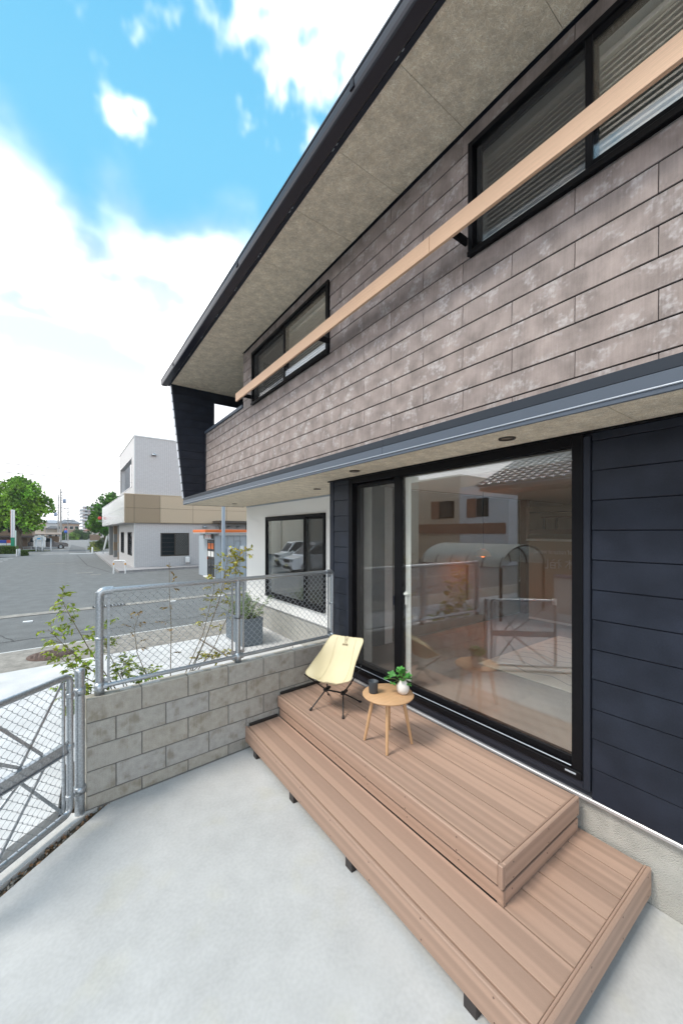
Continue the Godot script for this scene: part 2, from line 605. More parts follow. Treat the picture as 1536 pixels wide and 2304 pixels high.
func build_ground() -> void:
	ground("ground", M.asphalt, [Vector2(-900, -1600), Vector2(1200, -1600), Vector2(1200, 300), Vector2(-900, 300)], -0.1, 0.3)
	# the lot line runs slantwise under the gate
	var g := Vector2(-0.738, 0.675)
	var n := Vector2(-0.675, -0.738)
	var c := Vector2(0.3, wz(0.3) + 0.001)
	var far := c + g * 7.0
	ground("patio_slab", M.concrete, [c, Vector2(2.9, wz(2.9)), Vector2(2.9, 4), Vector2(far.x, 4), far], 0.0, 0.095)
	var k0 := c + n * 0.075 + g * 0.14
	var k1 := far + n * 0.075
	ground("gate_kerb", M.kerb, [Vector2(0.13, wz(0.13) + 0.002), Vector2(0.225, wz(0.225) + 0.002), k0, k1, k1 + n * 0.2, Vector2(0.0, -3.8)], 0.004, 0.1)
	ground("gravel_bed", M.soil, [c + Vector2(0.1, 0.0), c, far, far + n * 0.09, c + n * 0.09], -0.03, 0.04)
	ground("pavement", M.pavement, [Vector2(-14, -7.38), Vector2(2.3, -8.41), Vector2(2.42, -6.5), Vector2(2.42, -5.0), Vector2(0.0, -4.62), Vector2(-0.05, -3.9), Vector2(far.x - 0.3, far.y - 0.2), Vector2(-14, 2)], 0.0, 0.095)
	ground("pavement_by_house", M.pavement, [Vector2(2.36, -8.42), Vector2(3.85, -8.53), Vector2(9.0, -8.9), Vector2(9.0, -4.8), Vector2(3.0, -4.85), Vector2(2.5, -5.0), Vector2(2.48, -6.5)], 0.0, 0.095)
	ground("planting_bed", M.soil, [Vector2(0.0, -4.62), Vector2(2.45, -5.0), Vector2(3.8, -4.9), Vector2(3.8, wz(3.0) - 0.14), Vector2(0.05, wz(0.0) - 0.13)], -0.01, 0.08)
	ground("joint_gravel", M.soil, [Vector2(2.3, -8.41), Vector2(2.36, -8.42), Vector2(2.48, -6.5), Vector2(2.5, -5.0), Vector2(2.42, -5.0), Vector2(2.42, -6.5)], -0.02, 0.05)
	ground("road_gutter", M.gutter_concrete, [Vector2(-14, -7.38), Vector2(-14, -8.9), Vector2(9, -10.3), Vector2(9.0, -8.92)], -0.03, 0.06)
	ground("road_edge_line", M.white_paint, [Vector2(-14, -8.9), Vector2(-14, -9.0), Vector2(9, -10.4), Vector2(9, -10.3)], -0.045, 0.04)
	ground("far_road_gutter", M.gutter_far, [Vector2(-14, -13.3), Vector2(-14, -13.72), Vector2(20, -15.5), Vector2(20, -15.08)], -0.085, 0.01)
	ground("far_road", M.old_asphalt, [Vector2(-2.2, -50), Vector2(2.4, -50), Vector2(3.1, -80), Vector2(6.3, -150), Vector2(9, -240), Vector2(3, -240), Vector2(0.9, -150), Vector2(-0.7, -80)], -0.092, 0.005)
	ground("asphalt_patch", M.dark_asphalt, [Vector2(0.3, -56), Vector2(2.0, -53), Vector2(2.5, -72), Vector2(1.0, -92)], -0.086, 0.004)
	ground("road_stop_line", M.white_paint, [Vector2(0.4, -52.4), Vector2(4.4, -51.8), Vector2(4.4, -51.5), Vector2(0.4, -52.1)], -0.082, 0.01)
	for i in 4:
		var z := -46.5 + i * 2.6
		ground("parking_line", M.white_paint, [Vector2(-9.5, z), Vector2(-3.9 - i * 0.1, z), Vector2(-3.9 - i * 0.1, z + 0.16), Vector2(-9.5, z + 0.16)], -0.09, 0.006)
	var seams := MB.new()
	for q: Array in [[Vector2(-6, -10.6), Vector2(-1.2, -10.95), Vector2(0.6, -10.9), Vector2(3.0, -11.1), Vector2(7.0, -11.5)], [Vector2(-4.0, -12.1), Vector2(-1.3, -11.9), Vector2(-0.9, -10.95)], [Vector2(2.2, -26.5), Vector2(1.3, -33.0), Vector2(1.0, -50.0)], [Vector2(-1.4, -38.0), Vector2(2.2, -36.5)]]:
		for i in q.size() - 1:
			var a: Vector2 = q[i]
			var b: Vector2 = q[i + 1]
			var d := b - a
			for k in 6:
				var t0 := a + d * k / 6.0 + Vector2(0, 0.05 * sin(k * 2.1 + i))
				var t1 := a + d * (k + 1) / 6.0 + Vector2(0, 0.05 * sin((k + 1) * 2.1 + i))
				var w2 := (t1 - t0).orthogonal().normalized() * (0.012 if absf(a.y) < 20 else 0.04)
				seams.quad(Vector3(t0.x - w2.x, -0.095, t0.y - w2.y), Vector3(t1.x - w2.x, -0.095, t1.y - w2.y), Vector3(t1.x + w2.x, -0.095, t1.y + w2.y), Vector3(t0.x + w2.x, -0.095, t0.y + w2.y))
	put(self, "asphalt_seam", seams.done(), M.tar).set_meta("kind", "structure")
	for p: Vector3 in [Vector3(1.15, -25.4, 0.5), Vector3(0.5, -26.9, 0.85), Vector3(-1.4, -36.0, 1.4)]:
		ground("worn_marking", M.gutter_far, [Vector2(p.x, p.y), Vector2(p.x + p.z, p.y - 0.1), Vector2(p.x + p.z, p.y - 0.35), Vector2(p.x, p.y - 0.22)], -0.09, 0.006)
	# manhole lid and drain grate in the gutter
	var m := MB.new()
	m.lathe([Vector2(0.36, 0.0), Vector2(0.36, 0.012), Vector2(0.0, 0.012)], 32)
	for i in 9:
		for j in 9:
			var q := Vector2(i - 4, j - 4) * 0.07
			if q.length() < 0.31:
				m.box(Vector3(q.x, 0.014, q.y), Vector3(0.04, 0.008, 0.04))
	var lid := put(self, "manhole_cover", m.done(), mk("rusty_iron", Color(0.13, 0.085, 0.07), 0.85), Vector3(-0.22, -0.034, -9.02))
	tag(lid, "round rusty manhole cover in the concrete road gutter", "manhole cover")
	var dg := thing("drain_grate", "dark slotted drain grate in the far road gutter", "drain", Vector3(1.15, -0.083, -14.3))
	put(dg, "frame", bx(Vector3(0.9, 0.008, 0.34)), M.black_shadow, Vector3(1.15, -0.08, -14.32))
	for i in 9:
		put(dg, "bar", bx(Vector3(0.03, 0.012, 0.3)), M.zinc, Vector3(0.77 + i * 0.095, -0.074, -14.32))
	for p: Vector3 in [Vector3(-0.9, -0.06, -13.1), Vector3(2.9, -0.06, -14.05), Vector3(4.6, -0.06, -14.2)]:
		ground("road_stud", M.white_paint, [Vector2(p.x, p.z), Vector2(p.x + 0.2, p.z), Vector2(p.x + 0.2, p.z + 0.12), Vector2(p.x, p.z + 0.12)], -0.07, 0.03)
	# pebbles and dead leaves in the strip under the gate
	var mm := MB.new()
	for i in 900:
		var t := rng.randf() * 6.5
		var p2: Vector2 = c + g * t + n * rng.randf_range(0.006, 0.07)
		if t < 0.12:
			p2 = c + Vector2(rng.randf_range(-0.08, 0.0), rng.randf_range(0.0, 0.03))
		var v := rng.randf_range(0.25, 1.0)
		mm.col = Color(0.26 * v, 0.15 * v, 0.08 * v) if rng.randf() < 0.55 else Color(0.2 * v, 0.19 * v, 0.17 * v)
		var b := Basis.from_euler(Vector3(rng.randf() * 3, rng.randf() * 6, rng.randf() * 3))
		var s := rng.randf_range(0.012, 0.03)
		mm.box(Vector3(p2.x, -0.025 + rng.randf() * 0.02, p2.y), Vector3(s, s * 0.5, s * 0.8), s * 0.2, b)
	var peb := put(self, "pebbles", mm.done(), M.tinted)
	tag(peb, "brown pebbles and dead leaves in the gap under the gate", "pebbles", "", "stuff")


func wall_with_holes(h: Node3D, called: String, mat: Material, x0: float, x1: float, y0: float, y1: float, z0: float, z1: float, holes: Array) -> void:
	# pieces of wall round the openings [z0, z1, y0, y1]; openings are sorted along z and do not overlap
	var z := z0
	var m := MB.new()
	for o: Array in holes:
		m.span(x0, x1, y0, y1, z, o[0])
		if o[2] > y0:
			m.span(x0, x1, y0, o[2], o[0], o[1])
		if o[3] < y1:
			m.span(x0, x1, o[3], y1, o[0], o[1])
		z = o[1]
	m.span(x0, x1, y0, y1, z, z1)
	put(h, called, m.done(), mat)


func ring(m: MB, x0: float, x1: float, y0: float, y1: float, z0: float, z1: float, w: float, bev := 0.003) -> void:
	m.span(x0, x1, y0, y1, z0, z0 + w, bev)
	m.span(x0, x1, y0, y1, z1 - w, z1, bev)
	m.span(x0, x1, y0, y0 + w, z0 + w, z1 - w, bev)
	m.span(x0, x1, y1 - w, y1, z0 + w, z1 - w, bev)


# a sliding window in a wall that faces -x; z0 is the far side
func window(h: Node3D, x: float, z0: float, z1: float, y0: float, y1: float, zm: float, fw: float, front_far: bool, screen: bool, blind: bool) -> void:
	var m := MB.new()
	ring(m, x - 0.035, x + 0.1, y0, y1, z0, z1, fw)
	m.span(x - 0.05, x - 0.036, y0 - 0.012, y0 + 0.03, z0 + 0.002, z1 - 0.002, 0.003)
	var w := put(h, "window", m.done(), M.black_alu)
	for side in 2:
		var a := z0 + fw if side == 0 else zm - 0.03
		var b := zm + 0.03 if side == 0 else z1 - fw
		var front: bool = (side == 0) == front_far
		var sx := x - 0.018 if front else x + 0.03
		var s := MB.new()
		ring(s, sx, sx + 0.03, y0 + fw, y1 - fw, a, b, 0.045)
		put(w, "sash", s.done(), M.black_alu)
		put(w, "pane", bx(Vector3(0.005, y1 - y0 - fw * 2 - 0.09, b - a - 0.09)), M.glass, Vector3(sx + 0.01, (y0 + y1) / 2, (a + b) / 2))
		put(w, "pane", bx(Vector3(0.005, y1 - y0 - fw * 2 - 0.09, b - a - 0.09)), M.glass, Vector3(sx + 0.017, (y0 + y1) / 2, (a + b) / 2))
		put(w, "pane", bx(Vector3(0.005, y1 - y0 - fw * 2 - 0.09, b - a - 0.09)), M.glass, Vector3(sx + 0.024, (y0 + y1) / 2, (a + b) / 2))
		if screen and not front:
			put(w, "insect_screen", bx(Vector3(0.002, y1 - y0 - fw * 2 - 0.06, b - a - 0.06)), M.screen_cloth, Vector3(x - 0.006, (y0 + y1) / 2, (a + b) / 2))
	var r := MB.new()
	ring(r, x + 0.101, x + 0.2, y0, y1, z0, z1, 0.04)
	put(w, "inner_lining", r.done(), M.resin_white)
	if blind:
		var bl := MB.new()
		bl.span(x + 0.125, x + 0.16, y1 - 0.13, y1 - 0.09, z0 + 0.05, z1 - 0.05, 0.004)
		var n := int((y1 - y0 - 0.2) / 0.042)
		for i in n:
			bl.box(Vector3(x + 0.142, y1 - 0.16 - i * 0.042, (z0 + z1) / 2), Vector3(0.046, 0.002, z1 - z0 - 0.1), 0.0, Basis(Vector3.BACK, 1.0))
		for t: float in [0.15, 0.5, 0.85]:
			bl.span(x + 0.118, x + 0.12, y0 + 0.06, y1 - 0.1, lerpf(z0, z1, t), lerpf(z0, z1, t) + 0.004)
		var bo := put(w, "blind", bl.done(), M.blind_slat)
		bo.set_meta("kind", "stuff")
	put(w, "drain_cap", bx(Vector3(0.01, 0.014, 0.05), 0.003), M.black_shadow, Vector3(x - 0.052, y0 + 0.01, z1 - 0.12))


func build_house() -> void:
	var h := thing("house", "modern two storey house with brown cladding, navy siding and deep flat eaves", "house", Vector3(2.9, 0, -4))
	# foundation, bottom flashing
	slabp(h, "foundation", M.foundation, 2.905, 3.1, -0.1, 0.455, wz(2.9) - 0.3, 2.5)
	slabp(h, "bottom_flashing", M.flashing, 2.858, 2.93, 0.457, 0.483, -4.2, 2.5, 0.004)
	# ground floor: backing walls, floor, ceiling
	var door := [-3.77, -1.13, 0.585, 2.95]
	wall_with_holes(h, "wall", M.navy_trim, 2.885, 3.06, 0.484, 3.1, -4.2, 2.5, [door])
	slabp(h, "return_wall", M.navy, 2.885, 3.85, 0.3, 2.965, -4.22, -4.201)
	wall_with_holes(h, "white_wall", M.stucco, 3.85, 4.02, 0.56, 2.965, -9.52, -4.22, [[-8.31, -5.78, 0.815, 2.645]])
	slabp(h, "end_wall", M.stucco, 4.02, 9.9, 0.56, 2.965, -9.52, -9.36)
	slabp(h, "white_wall_base", M.foundation, 3.875, 4.05, -0.1, 0.548, -9.5, -4.22)
	slabp(h, "base_trim", M.flashing, 3.842, 3.874, 0.545, 0.559, -9.52, -4.22)
	slabp(h, "soffit_trim", M.canopy_edge, 3.838, 3.849, 2.935, 2.966, -9.52, -4.3)
	slabp(h, "rear_wall", M.interior_warm, 9.9, 10.05, -0.1, 5.86, -9.52, 2.5)
	var sm := MB.new()
	for q: Array in [[3.06, 3.3, -0.1, 5.86], [9.6, 9.9, -0.1, 5.86], [3.3, 9.6, -0.1, 0.66], [3.3, 9.6, 2.92, 4.0], [3.3, 9.6, 5.74, 5.86]]:
		sm.span(q[0], q[1], q[2], q[3], 0.9, 1.05)
	put(h, "side_wall", sm.done(), M.interior_white)
	slabp(h, "side_window_pane", M.glass, 3.3, 9.6, 0.66, 2.92, 0.96, 0.964)
	slabp(h, "side_window_pane", M.glass, 3.3, 9.6, 4.0, 5.74, 0.96, 0.964)
	# siding boards, lapped: 0.2 m each
	var lap := Basis(Vector3.BACK, -0.035)
	for i in 13:
		var y := 0.486 + 0.002 + 0.2 * i if i > 0 else 0.487
		var y2 := minf(0.697 + 0.2 * i, 2.955) - 0.003
		y = 0.697 + 0.2 * (i - 1) if i > 0 else 0.487
		put(h, "siding_board", bx(Vector3(0.014, y2 - y, 3.56), 0.003), M.navy, Vector3(2.874, (y + y2) / 2, 0.7), lap)
		put(h, "siding_board", bx(Vector3(0.014, y2 - y, 0.31), 0.003), M.navy, Vector3(2.874, (y + y2) / 2, -3.965), lap)
	slabp(h, "corner_post", M.navy_trim, 2.858, 2.92, 0.484, 2.955, -4.2, -4.12, 0.003)
	# frame trim beside the sliding door
	slabp(h, "door_trim", M.navy_trim, 2.85, 2.884, 0.53, 2.93, -1.127, -1.085, 0.004)
	slabp(h, "door_trim", M.navy_trim, 2.85, 2.884, 0.53, 2.93, -3.812, -3.772, 0.004)
	slabp(h, "door_trim", M.navy_trim, 2.852, 2.884, 0.53, 0.583, -3.772, -1.127, 0.004)
	slabp(h, "door_trim", M.black_alu, 2.848, 2.884, 2.951, 2.966, -4.24, 2.4, 0.002)
	build_sliding_door(h)
	window(h, 3.85, -8.31, -5.78, 0.815, 2.645, -6.55, 0.055, true, true, false)
	# canopy: soffit boards, fascia with bright drip edge
	var zs := [-9.85, -8.1, -6.4, -4.25]
	for i in 3:
		slabp(h, "soffit_board", M.soffit, 2.37, 3.845, 2.968, 2.985, zs[i] + 0.0015, zs[i + 1] - 0.0015, 0.0015, Vector2(i * 0.37, i * 0.21))
	var zr := [-4.25, -2.65, -0.826, 1.0, 2.5]
	for i in 4:
		slabp(h, "soffit_board", M.soffit, 2.37, 2.88, 2.968, 2.985, zr[i] + 0.0015, zr[i + 1] - 0.0015, 0.0015, Vector2(i * 0.23 + 0.1, i * 0.31))
	slabp(h, "canopy_core", M.navy_trim, 2.37, 4.4, 2.987, 3.1, -9.84, 2.49)
	slabp(h, "soffit_edge", M.black_alu, 2.37, 3.9, 2.962, 2.99, -9.872, -9.852)
	var zf := [-9.87, -6.2, -2.6, 0.9, 2.5]
	for i in 4:
		slabp(h, "canopy_fascia", M.canopy_blue, 2.348, 2.37, 2.998, 3.066, zf[i] + 0.001, zf[i + 1] - 0.001, 0.002)
		put(h, "canopy_flashing", bx(Vector3(0.012, 0.062, zf[i + 1] - zf[i] - 0.003), 0.002), M.canopy_navy, Vector3(2.36, 3.102, (zf[i] + zf[i + 1]) / 2), Basis(Vector3.BACK, 0.12))
	slabp(h, "canopy_lip", M.canopy_blue, 2.352, 2.37, 2.962, 2.99, -9.87, 2.5, 0.002)
	var e := MB.new()
	e.tube([Vector3(2.349, 2.994, -9.87), Vector3(2.349, 2.994, 2.5)], 0.0055, 8)
	put(h, "drip_edge", e.done(), M.canopy_edge)
	for p: Vector2 in [Vector2(2.6, -1.53), Vector2(2.6, -3.33), Vector2(3.2, -5.05), Vector2(3.25, -8.78)]:
		var dl := MB.new()
		dl.lathe([Vector2(0.042, 0.03), Vector2(0.042, -0.006), Vector2(0.058, -0.008), Vector2(0.06, 0.0), Vector2(0.0, 0.0)], 24)
		var d := put(h, "downlight", dl.done(), M.brown_lamp, Vector3(p.x, 2.966, p.y))
		var le := MB.new()
		le.lathe([Vector2(0.0, 0.0), Vector2(0.038, 0.001), Vector2(0.038, 0.003)], 20)
		put(d, "lens", le.done(), M.lamp_lens, Vector3(p.x, 2.9665, p.y) + Vector3(0, -0.004, 0))
	build_upper(h)


func build_sliding_door(h: Node3D) -> void:
	var x := 2.88
	var m := MB.new()
	ring(m, x - 0.03, x + 0.16, 0.585, 2.95, -3.77, -1.13, 0.07, 0.004)
	m.span(x - 0.045, x - 0.031, 0.588, 0.64, -3.765, -1.135, 0.003)
	var d := put(h, "sliding_door", m.done(), M.black_alu)
	put(d, "track", bx(Vector3(0.01, 0.006, 2.5), 0.002), M.canopy_edge, Vector3(x - 0.034, 0.66, -2.45))
	# fixed leaf (near) and sliding leaf (far)
	var s := MB.new()
	s.span(x + 0.0, x + 0.05, 0.656, 0.71, -2.93, -1.2, 0.004)
	s.span(x + 0.0, x + 0.05, 2.872, 2.88, -2.93, -1.2, 0.002)
	s.span(x - 0.01, x + 0.05, 0.656, 2.88, -2.985, -2.875, 0.004)
	s.span(x + 0.0, x + 0.05, 0.656, 2.88, -1.206, -1.2, 0.002)
	put(d, "sash", s.done(), M.black_alu)
	for k in 3:
		put(d, "pane", bx(Vector3(0.004, 2.162, 1.667)), M.glass, Vector3(x + 0.012 + k * 0.013, 1.791, -2.04))
	var l := MB.new()
	ring(l, x + 0.06, x + 0.11, 0.656, 2.88, -3.7, -2.93, 0.05, 0.004)
	put(d, "sash", l.done(), M.black_alu)
	for k in 3:
		put(d, "pane", bx(Vector3(0.004, 2.12, 0.665)), M.glass, Vector3(x + 0.07 + k * 0.014, 1.768, -3.315))
	put(d, "insect_screen", bx(Vector3(0.002, 2.18, 0.7)), M.screen_cloth, Vector3(x + 0.03, 1.768, -3.33))
	var w := MB.new()
	w.span(x + 0.054, x + 0.06, 0.71, 2.87, -2.875, -2.8, 0.002)
	w.span(x + 0.054, x + 0.06, 2.8, 2.87, -2.799, -1.206, 0.002)
	w.span(x + 0.161, x + 0.3, 0.62, 2.95, -3.77, -3.71, 0.004)
	w.span(x + 0.161, x + 0.3, 0.62, 2.95, -1.19, -1.13, 0.004)
	w.span(x + 0.161, x + 0.3, 2.89, 2.95, -3.71, -1.19, 0.004)
	put(d, "inner_frame", w.done(), M.resin_white)
	var hd := MB.new()
	hd.box(Vector3(x + 0.045, 1.585, -2.855), Vector3(0.02, 0.15, 0.03), 0.006)
	hd.box(Vector3(x + 0.035, 1.63, -2.85), Vector3(0.03, 0.03, 0.06), 0.008)
	put(d, "handle", hd.done(), M.resin_white)
	put(d, "latch", bx(Vector3(0.012, 0.1, 0.02), 0.003), M.gutter_metal, Vector3(x - 0.018, 1.55, -2.98))
	put(d, "maker_plate", bx(Vector3(0.004, 0.012, 0.07), 0.001), M.canopy_edge, Vector3(x - 0.047, 0.62, -1.2))


func build_upper(h: Node3D) -> void:
	var x := 2.88
	var y0 := 3.364
	var step := 0.1905
	var wins := [[-6.82, -4.225, 4.695, 5.68], [-2.04, -0.15, 4.695, 5.68]]
	wall_with_holes(h, "upper_wall", M.navy_trim, 2.9, 3.06, 3.1, 5.86, -7.29, 2.5, wins)
	slabp(h, "parapet", M.navy_trim, 2.9, 3.06, 3.1, 4.77, -9.8, -7.291)
	slabp(h, "upper_floor", M.interior_warm, 3.06, 9.9, 3.12, 3.3, -9.5, 2.35)
	slabp(h, "upper_return", M.navy, 2.895, 5.0, 3.3, 5.858, -7.3, -7.28)
	slabp(h, "upper_ceiling", M.interior_white, 3.06, 9.9, 5.78, 5.855, -7.27, 2.35)
	slabp(h, "partition", M.interior_white, 6.3, 6.4, 3.3, 5.78, -7.27, 2.35)
	slabp(h, "balcony_wall", M.navy, 5.0, 5.1, 3.3, 5.86, -9.8, -7.3)
	# cladding pieces in running bond, cut round the windows and the balcony opening
	for n in range(-2, 13):
		var a := y0 + step * n
		var b := minf(a + step - 0.006, 5.852)
		var start := -1.189 - (0.4625 if n % 2 else 0.0) - 0.925 * 10
		for k in 14:
			var za := start + 0.925 * k + 0.002
			var zb := za + 0.921
			var top := b
			var cuts := [[za, zb]]
			if n <= 6:
				za = maxf(za, -9.77)
				if za > zb - 0.03:
					continue
				cuts = [[za, zb]]
			else:
				za = maxf(za, -7.29)
				if za > zb - 0.03:
					continue
				cuts = [[za, zb]]
				if n < 12:
					for o: Array in wins:
						var next := []
						for c: Array in cuts:
							if c[1] <= o[0] or c[0] >= o[1]:
								next.append(c)
							else:
								if c[0] < o[0] - 0.01:
									next.append([c[0], o[0] - 0.002])
								if c[1] > o[1] + 0.01:
									next.append([o[1] + 0.002, c[1]])
						cuts = next
			for c: Array in cuts:
				if c[0] > 2.4 or c[1] < -9.7:
					continue
				var off := Vector2(rng.randi() % 29 * 0.173, rng.randi() % 17 * 0.109)
				var len_: float = c[1] - c[0]
				put(h, "cladding_panel", bx(Vector3(0.012, top - a, len_), 0.002, off), M.slate, Vector3(x + 0.002, (a + top) / 2, (c[0] + c[1]) / 2), Basis(Vector3.BACK, -0.04))
	# the strip of cladding over the balcony parapet
	for k in 3:
		slabp(h, "cladding_panel", M.slate, x - 0.004, x + 0.008, 4.5075 + step + 0.001, 4.768, -9.77 + k * 0.826, -9.77 + (k + 1) * 0.826 - 0.004, 0.002, Vector2(k * 0.3, 0.4))
	slabp(h, "parapet_coping", M.canopy_blue, x - 0.035, 3.1, 4.772, 4.835, -9.8, -7.3, 0.004)
	slabp(h, "parapet_post", M.navy_trim, x - 0.02, x + 0.01, 3.1, 4.8, -9.83, -9.772, 0.003)
	slabp(h, "soffit_bead", M.gutter_metal, x - 0.018, x - 0.01, 5.85, 5.858, -7.3, 2.5)
	for o: Array in wins:
		window(h, x, o[0], o[1], o[2], o[3], (o[0] + o[1]) / 2 if o[0] < -5 else -1.09, 0.045, o[0] > -5 and false, true, true)
	# upper soffit boards
	var g := [-9.8, -8.95, -8.05, -7.3, -6.4, -5.5, -4.65, -3.71, -2.9, -2.085, -1.26, -0.35, 0.6, 1.5, 2.5]
	for i in g.size() - 1:
		slabp(h, "soffit_board", M.soffit, 2.055, 2.865 if i > 2 else 3.6, 5.86, 5.875, g[i] + 0.0015, g[i + 1] - 0.0015, 0.0015, Vector2(i * 0.29, i * 0.17))
	for i in 3:
		slabp(h, "soffit_board", M.soffit, 3.603, 5.1, 5.86, 5.875, g[i] - 0.3 * (1 if i else 0) + 0.0015, g[i + 1] - (0.3 if i < 2 else 0.0) - 0.0015, 0.0015, Vector2(i * 0.4, 0.3))
	slabp(h, "roof_deck", M.navy_trim, 2.05, 10.2, 5.88, 6.0, -9.95, 2.5)
	var rf := MB.new()
	rf.prism(PackedVector2Array([Vector2(1.95, 6.0), Vector2(10.3, 8.0), Vector2(10.3, 8.06), Vector2(1.95, 6.06)]), Vector3(0, 0, -9.97), Vector3.RIGHT, Vector3.UP, 12.47)
	put(h, "roof", rf.done(), M.gutter_metal)
	# eave fascia and half square gutter
	slabp(h, "eave_fascia", M.gutter_metal, 2.0, 2.05, 5.845, 6.0, -9.93, 2.5, 0.004)
	slabp(h, "eave_strip", M.navy_trim, 2.01, 2.056, 5.836, 5.844, -9.93, 2.5)
	var gm := MB.new()
	gm.prism(PackedVector2Array([Vector2(1.995, 5.9), Vector2(1.985, 5.8), Vector2(1.975, 5.79), Vector2(1.875, 5.79), Vector2(1.862, 5.797), Vector2(1.852, 5.82), Vector2(1.846, 5.86), Vector2(1.846, 5.885), Vector2(1.838, 5.89), Vector2(1.838, 5.905), Vector2(1.852, 5.905), Vector2(1.856, 5.86), Vector2(1.87, 5.805), Vector2(1.97, 5.805), Vector2(1.985, 5.9)]), Vector3(0, 0, -9.86), Vector3.RIGHT, Vector3.UP, 12.36)
	var gu := put(h, "gutter", gm.done(), M.gutter_gloss)
	for z: float in [-8.6, -4.9, -2.4]:
		put(gu, "gutter_joint", bx(Vector3(0.012, 0.09, 0.05), 0.003), M.gutter_metal, Vector3(1.846, 5.86, z))
	for i in 14:
		var br := MB.new()
		br.box(Vector3(1.985, 5.788, -9.5 + i * 0.83), Vector3(0.006, 0.006, 0.035), 0.002)
		br.box(Vector3(1.985, 5.788, -9.44 + i * 0.83), Vector3(0.006, 0.006, 0.025), 0.002)
		put(gu, "bracket", br.done(), M.canopy_edge)
	# wing wall at the far end, tapering from eave to canopy, with an opening over the balcony
	var wm := MB.new()
	var wing := PackedVector2Array([Vector2(2.36, 3.12), Vector2(5.0, 3.12), Vector2(5.0, 4.3), Vector2(3.1, 4.3), Vector2(3.1, 5.64), Vector2(5.0, 5.64), Vector2(5.0, 5.858), Vector2(2.07, 5.858)])
	wm.prism(wing, Vector3(0, 0, -9.96), Vector3.RIGHT, Vector3.UP, 0.13)
	put(h, "wing_wall", wm.done(), M.navy_trim)
	for i in 14:
		var a := 3.125 + 0.1955 * i
		var b := minf(a + 0.187, 5.855)
		var xa := lerpf(2.36, 2.07, (a - 3.12) / 2.738) + 0.05
		var xb := lerpf(2.36, 2.07, (b - 3.12) / 2.738) + 0.05
		var xr := 2.9 if b < 4.6 else (5.0 if a > 5.62 else 3.08)
		var pm := MB.new()
		pm.prism(PackedVector2Array([Vector2(xa, a), Vector2(xr, a), Vector2(xr, b), Vector2(xb, b)]), Vector3(0, 0, -9.829), Vector3.RIGHT, Vector3.UP, 0.014)
		put(h, "siding_board", pm.done(), M.navy)
		# lap ends at the slanting edge
		var em := MB.new()
		em.prism(PackedVector2Array([Vector2(xa - 0.066, a), Vector2(xa - 0.05, a), Vector2(xb - 0.05, b - 0.02), Vector2(xb - 0.06, b - 0.02)]), Vector3(0, 0, -9.94), Vector3.RIGHT, Vector3.UP, 0.125)
		put(h, "lap_end", em.done(), M.canopy_edge)
	var tm := MB.new()
	tm.prism(PackedVector2Array([Vector2(2.36, 3.12), Vector2(2.41, 3.12), Vector2(2.12, 5.858), Vector2(2.07, 5.858)]), Vector3(0, 0, -9.826), Vector3.RIGHT, Vector3.UP, 0.016)
	put(h, "edge_trim", tm.done(), M.navy_trim)
	var ot := MB.new()
	ot.span(3.06, 3.1, 4.3, 5.66, -9.828, -9.806, 0.003)
	ot.span(3.1, 5.0, 5.6, 5.64, -9.828, -9.806, 0.003)
	put(h, "opening_trim", ot.done(), M.navy_trim)
	# pole holder on the balcony
	var pb := MB.new()
	pb.tube([Vector3(3.33, 4.6, -9.6), Vector3(3.33, 5.1, -9.6), Vector3(3.33, 5.16, -9.56), Vector3(3.33, 5.2, -9.5), Vector3(3.33, 5.16, -9.44), Vector3(3.33, 5.1, -9.42), Vector3(3.33, 5.0, -9.45), Vector3(3.33, 4.96, -9.52), Vector3(3.33, 4.95, -9.6)], 0.014, 6)
	put(h, "laundry_pole_holder", pb.done(), M.grey_plastic)
	# wood rail across the windows on flat arms
	var rx := 2.6
	slabp(h, "rail", M.rail_wood, rx, rx + 0.03, 4.757, 4.905, -6.98, -2.262, 0.002)
	slabp(h, "rail", M.rail_wood, rx, rx + 0.03, 4.757, 4.905, -2.259, 2.5, 0.002, Vector2(0.9, 0.37))
	for z: float in [-6.84, -4.22, -2.06, -0.1]:
		slabp(h, "rail_arm", M.black_alu, rx + 0.03, x + 0.01, 4.825, 4.895, z - 0.03, z - 0.006)


